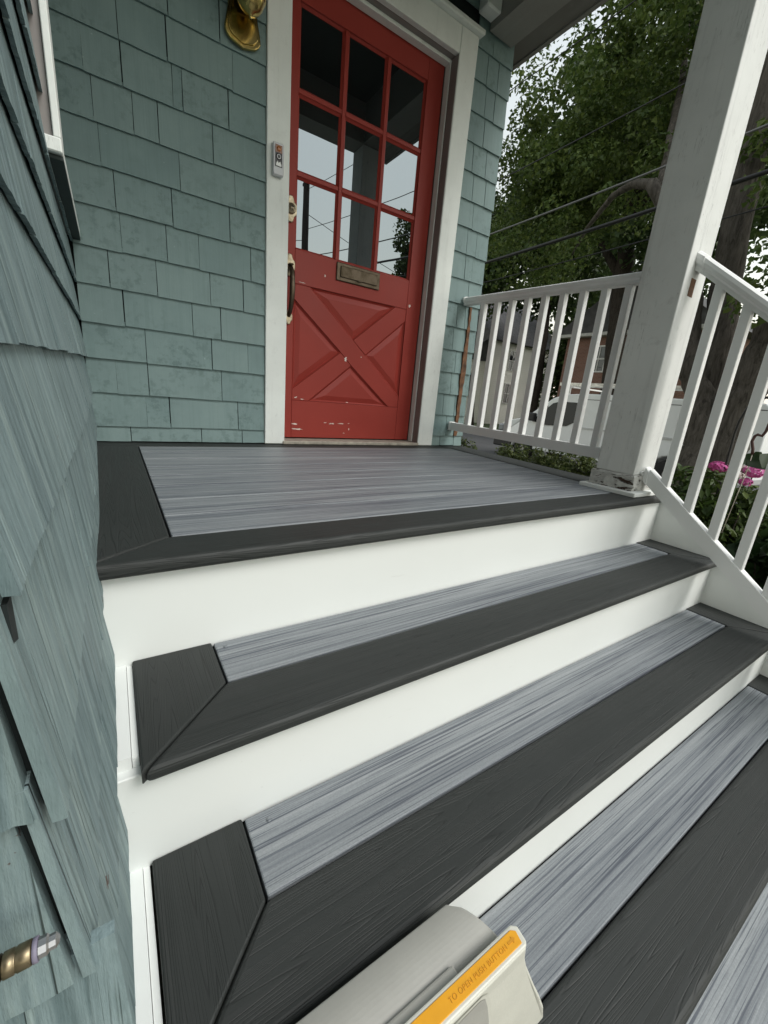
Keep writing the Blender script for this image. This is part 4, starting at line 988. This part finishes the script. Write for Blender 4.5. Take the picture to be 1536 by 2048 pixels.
# ================================================================== houses across the road
def wall_quad(mb, p0, p1, z0, z1, d=.12):
    v = Vector((p1[0]-p0[0], p1[1]-p0[1])); nrm = Vector((-v.y, v.x)).normalized()*d
    mb.prism([p0, p1, (p1[0]+nrm.x, p1[1]+nrm.y), (p0[0]+nrm.x, p0[1]+nrm.y)], z0, z1, 'z')
def brick_mat():
    t = NT('brick_wall'); c = t.n('ShaderNodeTexCoord').outputs['Object']; sp = t.n('ShaderNodeSeparateXYZ'); t.l(c, sp.inputs[0])
    cb = t.n('ShaderNodeCombineXYZ'); t.l(t.math('ADD', sp.outputs[0], sp.outputs[1]), cb.inputs[0]); t.l(sp.outputs[2], cb.inputs[1])
    b = t.n('ShaderNodeTexBrick'); b.inputs['Scale'].default_value = 1.0; b.inputs['Brick Width'].default_value = .22; b.inputs['Row Height'].default_value = .075; b.inputs['Mortar Size'].default_value = .008
    b.inputs['Color1'].default_value = (.16,.070,.048,1); b.inputs['Color2'].default_value = (.22,.10,.070,1); b.inputs['Mortar'].default_value = (.24,.21,.18,1); t.l(cb.outputs[0], b.inputs['Vector'])
    t.col(t.mix(.35, b.outputs['Color'], t.ramp(t.noise(t.coord((1,1,1)), 1.5, 4), [(.3,(.12,.06,.045)),(.7,(.24,.13,.10))]))); return t.set(.85)
bh = thing('brick_house', 'brown brick house behind the van across the road', 'house', (26, 11, -1.1), 'houses across the road')
MB().box((21.9, 6.5, -1.2), (31, 13.75, 4.55)).build('wall', brick_mat(), bh)
MB().prism([(5.9,4.56),(14.35,4.56),(10.1,7.4)], 21.4, 31.6, 'x').build('roof', plain('grey_roof', (.07,.07,.072), .9, var=.3, vs=3), bh)
MB().box((21.4, 5.9, 4.40), (21.88, 14.35, 4.555)).build('eaves', plain('eave_white', (.48,.48,.46), .6), bh)
wfm = plain('sash_white', (.62,.62,.60), .5); wgl = glass('sash_glass', 1.6, (.015,.016,.018))
def window(parent, x, y0, y1, z0, z1, face='x', d=-.05):
    f = MB(); w = .07
    for a, b in (((y0, z0), (y0+w, z1)), ((y1-w, z0), (y1, z1)), ((y0+w, z0), (y1-w, z0+w)), ((y0+w, z1-w), (y1-w, z1)), ((y0+w, (z0+z1)/2-.03), (y1-w, (z0+z1)/2+.03)), (((y0+y1)/2-.02, z0+w), ((y0+y1)/2+.02, (z0+z1)/2-.03)), (((y0+y1)/2-.02, (z0+z1)/2+.03), ((y0+y1)/2+.02, z1-w))):
        if face == 'x': f.box((x+d, a[0], a[1]), (x-.001, b[0], b[1]))
        else: f.box((a[0], x+d, a[1]), (b[0], x-.001, b[1]))
    o = f.build('window', wfm, parent)
    (MB().box((x-.012, y0+w, z0+w), (x-.002, y1-w, z1-w)) if face == 'x' else MB().box((y0+w, x-.012, z0+w), (y1-w, x-.002, z1-w))).build('pane', wgl, o)
for yc in (11.6, 9.2, 7.6): window(bh, 21.9, yc-.42, yc+.42, 2.55, 3.95)
for yc in (12.4, 11.0, 8.4): window(bh, 21.9, yc-.42, yc+.42, -.2, 1.25)
wh = thing('white_house', 'white clapboard house with grey roof beyond the lawn', 'house', (24, 24, -1.1), 'houses across the road')
sid = NT('white_siding'); zc = sid.n('ShaderNodeSeparateXYZ'); sid.l(sid.n('ShaderNodeTexCoord').outputs['Object'], zc.inputs[0])
sw = sid.math('FRACT', sid.math('MULTIPLY', zc.outputs[2], 7.5)); sid.col(sid.mix(sid.ramp(sw, [(.0,.45),(.10,0)]), (.86,.85,.79), (.42,.41,.37))); sid.bump(sw, .8, .02); sid.set(.6)
MB().box((22.4, 20.0, -1.2), (30, 28, 4.75)).build('wall', sid.m, wh)
MB().prism([(19.5,4.76),(28.5,4.76),(24,8.4)], 22.0, 30.5, 'x').build('roof', plain('slate_roof', (.085,.083,.085), .9, var=.3, vs=4), wh)
MB().prism([(20.3,3.35),(22.36,5.05),(22.36,3.35)], 20.4, 27.6, 'y').build('porch_roof', plain('slate_roof_low', (.085,.083,.085), .9, var=.3, vs=4), wh)
MB().box((20.6, 20.6, -1.2), (22.36, 27.4, 3.33)).build('wing_wall', sid.m, wh)
MB().box((22.28, 19.86, -1.0), (22.38, 19.98, 4.7)).build('downspout', wfm, wh)
for yc in (22.0, 24.2, 26.2): window(wh, 20.6, yc-.45, yc+.45, .3, 1.9)
for xc in (24.6, 27.6): window(wh, 20.0, xc-.45, xc+.45, .5, 2.0, 'y'); window(wh, 20.0, xc-.45, xc+.45, 2.9, 4.3, 'y')
# dark car far down the road
pc = thing('parked_car', 'small dark car parked far off beside the white house', 'car', (17.9, 24.5, -1.2))
cpnt = plain('dark_car_paint', (.012,.013,.016), .3); cs = [(22.4,.30),(22.35,.75),(23.2,.88),(23.9,1.38),(25.4,1.40),(26.3,.95),(26.7,.9),(26.75,.32)]
bevel(MB().prism([(y, -1.26+h) for y, h in cs], 15.3, 17.0, 'x').build('body', cpnt, pc), .06, 2)
MB().prism([(23.45,-1.26+.92),(23.98,-1.26+1.30),(25.3,-1.26+1.32),(25.95,-1.26+.95)], 15.285, 17.015, 'x').build('window', vgl, pc)
for yy_ in (23.2, 25.9):
    for xx in (15.28, 16.82): MB().lathe([(.1,0),(.30,0),(.32,.03),(.32,.17),(.30,.2),(.1,.2)], (xx, yy_, -1.26+.32), 'x', 20).build('wheel', plain('car_tyre', (.018,.018,.018), .8), pc)
    
# ================================================================== utility pole and overhead cables
wood_p = bark_mat('pole_wood', (.045,.038,.032), (.085,.075,.065))
def pole(x, y, h, label):
    t = thing('utility_pole', label, 'pole', (x, y, -1.15), 'utility poles')
    MB().tube([(x, y, -1.2), (x, y, h*.5), (x, y, h)], [.17, .15, .12], 14).build('mast', wood_p, t)
    MB().rbox((x-.06, y-.30, h-.30), (x+.06, y+.30, h-.20), .01).build('bracket', wood_p, t)
    for dy in (-.24, .24): MB().lathe([(.02,0),(.05,.02),(.035,.06),(.05,.09),(.02,.13)], (x, y+dy, h-.20), 'z', 10).build('insulator', plain('porcelain', (.20,.18,.16), .3), t)
pole(6.5, -15.97, 8.5, 'dark wooden utility pole across the front yard, seen reflected in the door')
pole(6.5, 30.0, 8.5, 'dark wooden utility pole up the street beyond the house corner')
cabm = plain('cable_black', (.014,.014,.015), .6); cabg = plain('cable_grey', (.14,.14,.14), .5)
def cable(z0, z1, zmid, r, mat, label, x=6.5, dx=0.0):
    pts = [];
    for k in range(41):
        f = k/40; y = -15.97+45.97*f; pts.append((x+dx*f, y, z0+(z1-z0)*f - 4*(((z0+z1)/2)-zmid)*f*(1-f)))
    MB().tube(pts, r, 6).build('overhead_cable', mat, label=label, cat='cable', group='overhead cables along the street')
cable(8.0, 8.0, 6.45, .009, cabm, 'topmost thin overhead cable crossing the tree crown')
cable(6.6, 6.6, 4.90, .010, cabm, 'thin overhead cable crossing the upper leaves left of the post')
cable(5.6, 5.6, 3.90, .016, cabg, 'pale grey overhead cable crossing the leaves above the porch railing')
cable(5.0, 5.0, 3.35, .030, cabm, 'thickest black overhead cable above the porch railing')
cable(4.5, 4.6, 2.95, .009, cabm, 'lowest thin overhead cable just above the porch railing')
def service(p, q, label, r=.012):
    pts = [Vector(p).lerp(Vector(q), k/16) - Vector((0,0,.5*4*(k/16)*(1-k/16))) for k in range(17)]
    MB().tube(pts, r, 6).build('overhead_cable', cabm, label=label, cat='cable', group='overhead cables along the street')
service((6.5,-15.97,7.2), (22,-18,5.4), 'slanting service cable reflected in the lower left pane')
service((6.5,-15.97,6.2), (-6,-20,5.8), 'service cable reflected in the door crossing left of the pole')
service((6.5,-15.97,5.6), (24,-14,6.8), 'service cable reflected in the door crossing right of the pole')
# tree that shows in the right-hand pane
tree('roadside_tree', 'leafy tree across the road reflected in the right-hand door panes', (11.4, -15, -1.2),
    [([(11.4,-15,-1.3),(11.4,-15,2.5),(11.3,-15,7.0)], [.24,.18,.05])], [((11.35,-15,6.1),(1.1,1.2,2.7),1.0,.2)], 'maple', BARK2, (.12,.22), 70, 70, (.25,.5), 'street trees')

tree('added_shading_tree', 'large unseen tree added left of the steps to shade the porch', (-4.2, -6.4, -1.1),  # out of view, added to block sky light from the left
    [([(-4.2,-6.4,-1.2),(-4.2,-6.4,1.5),(-4.0,-6.2,5)], [.30,.25,.12])], [((-4.0,-6.0,4.6),(2.7,2.9,3.4),1.0,.25)], 'far', BARK2, (.22,.34), 90, 170, (.5,.9), 'street trees')
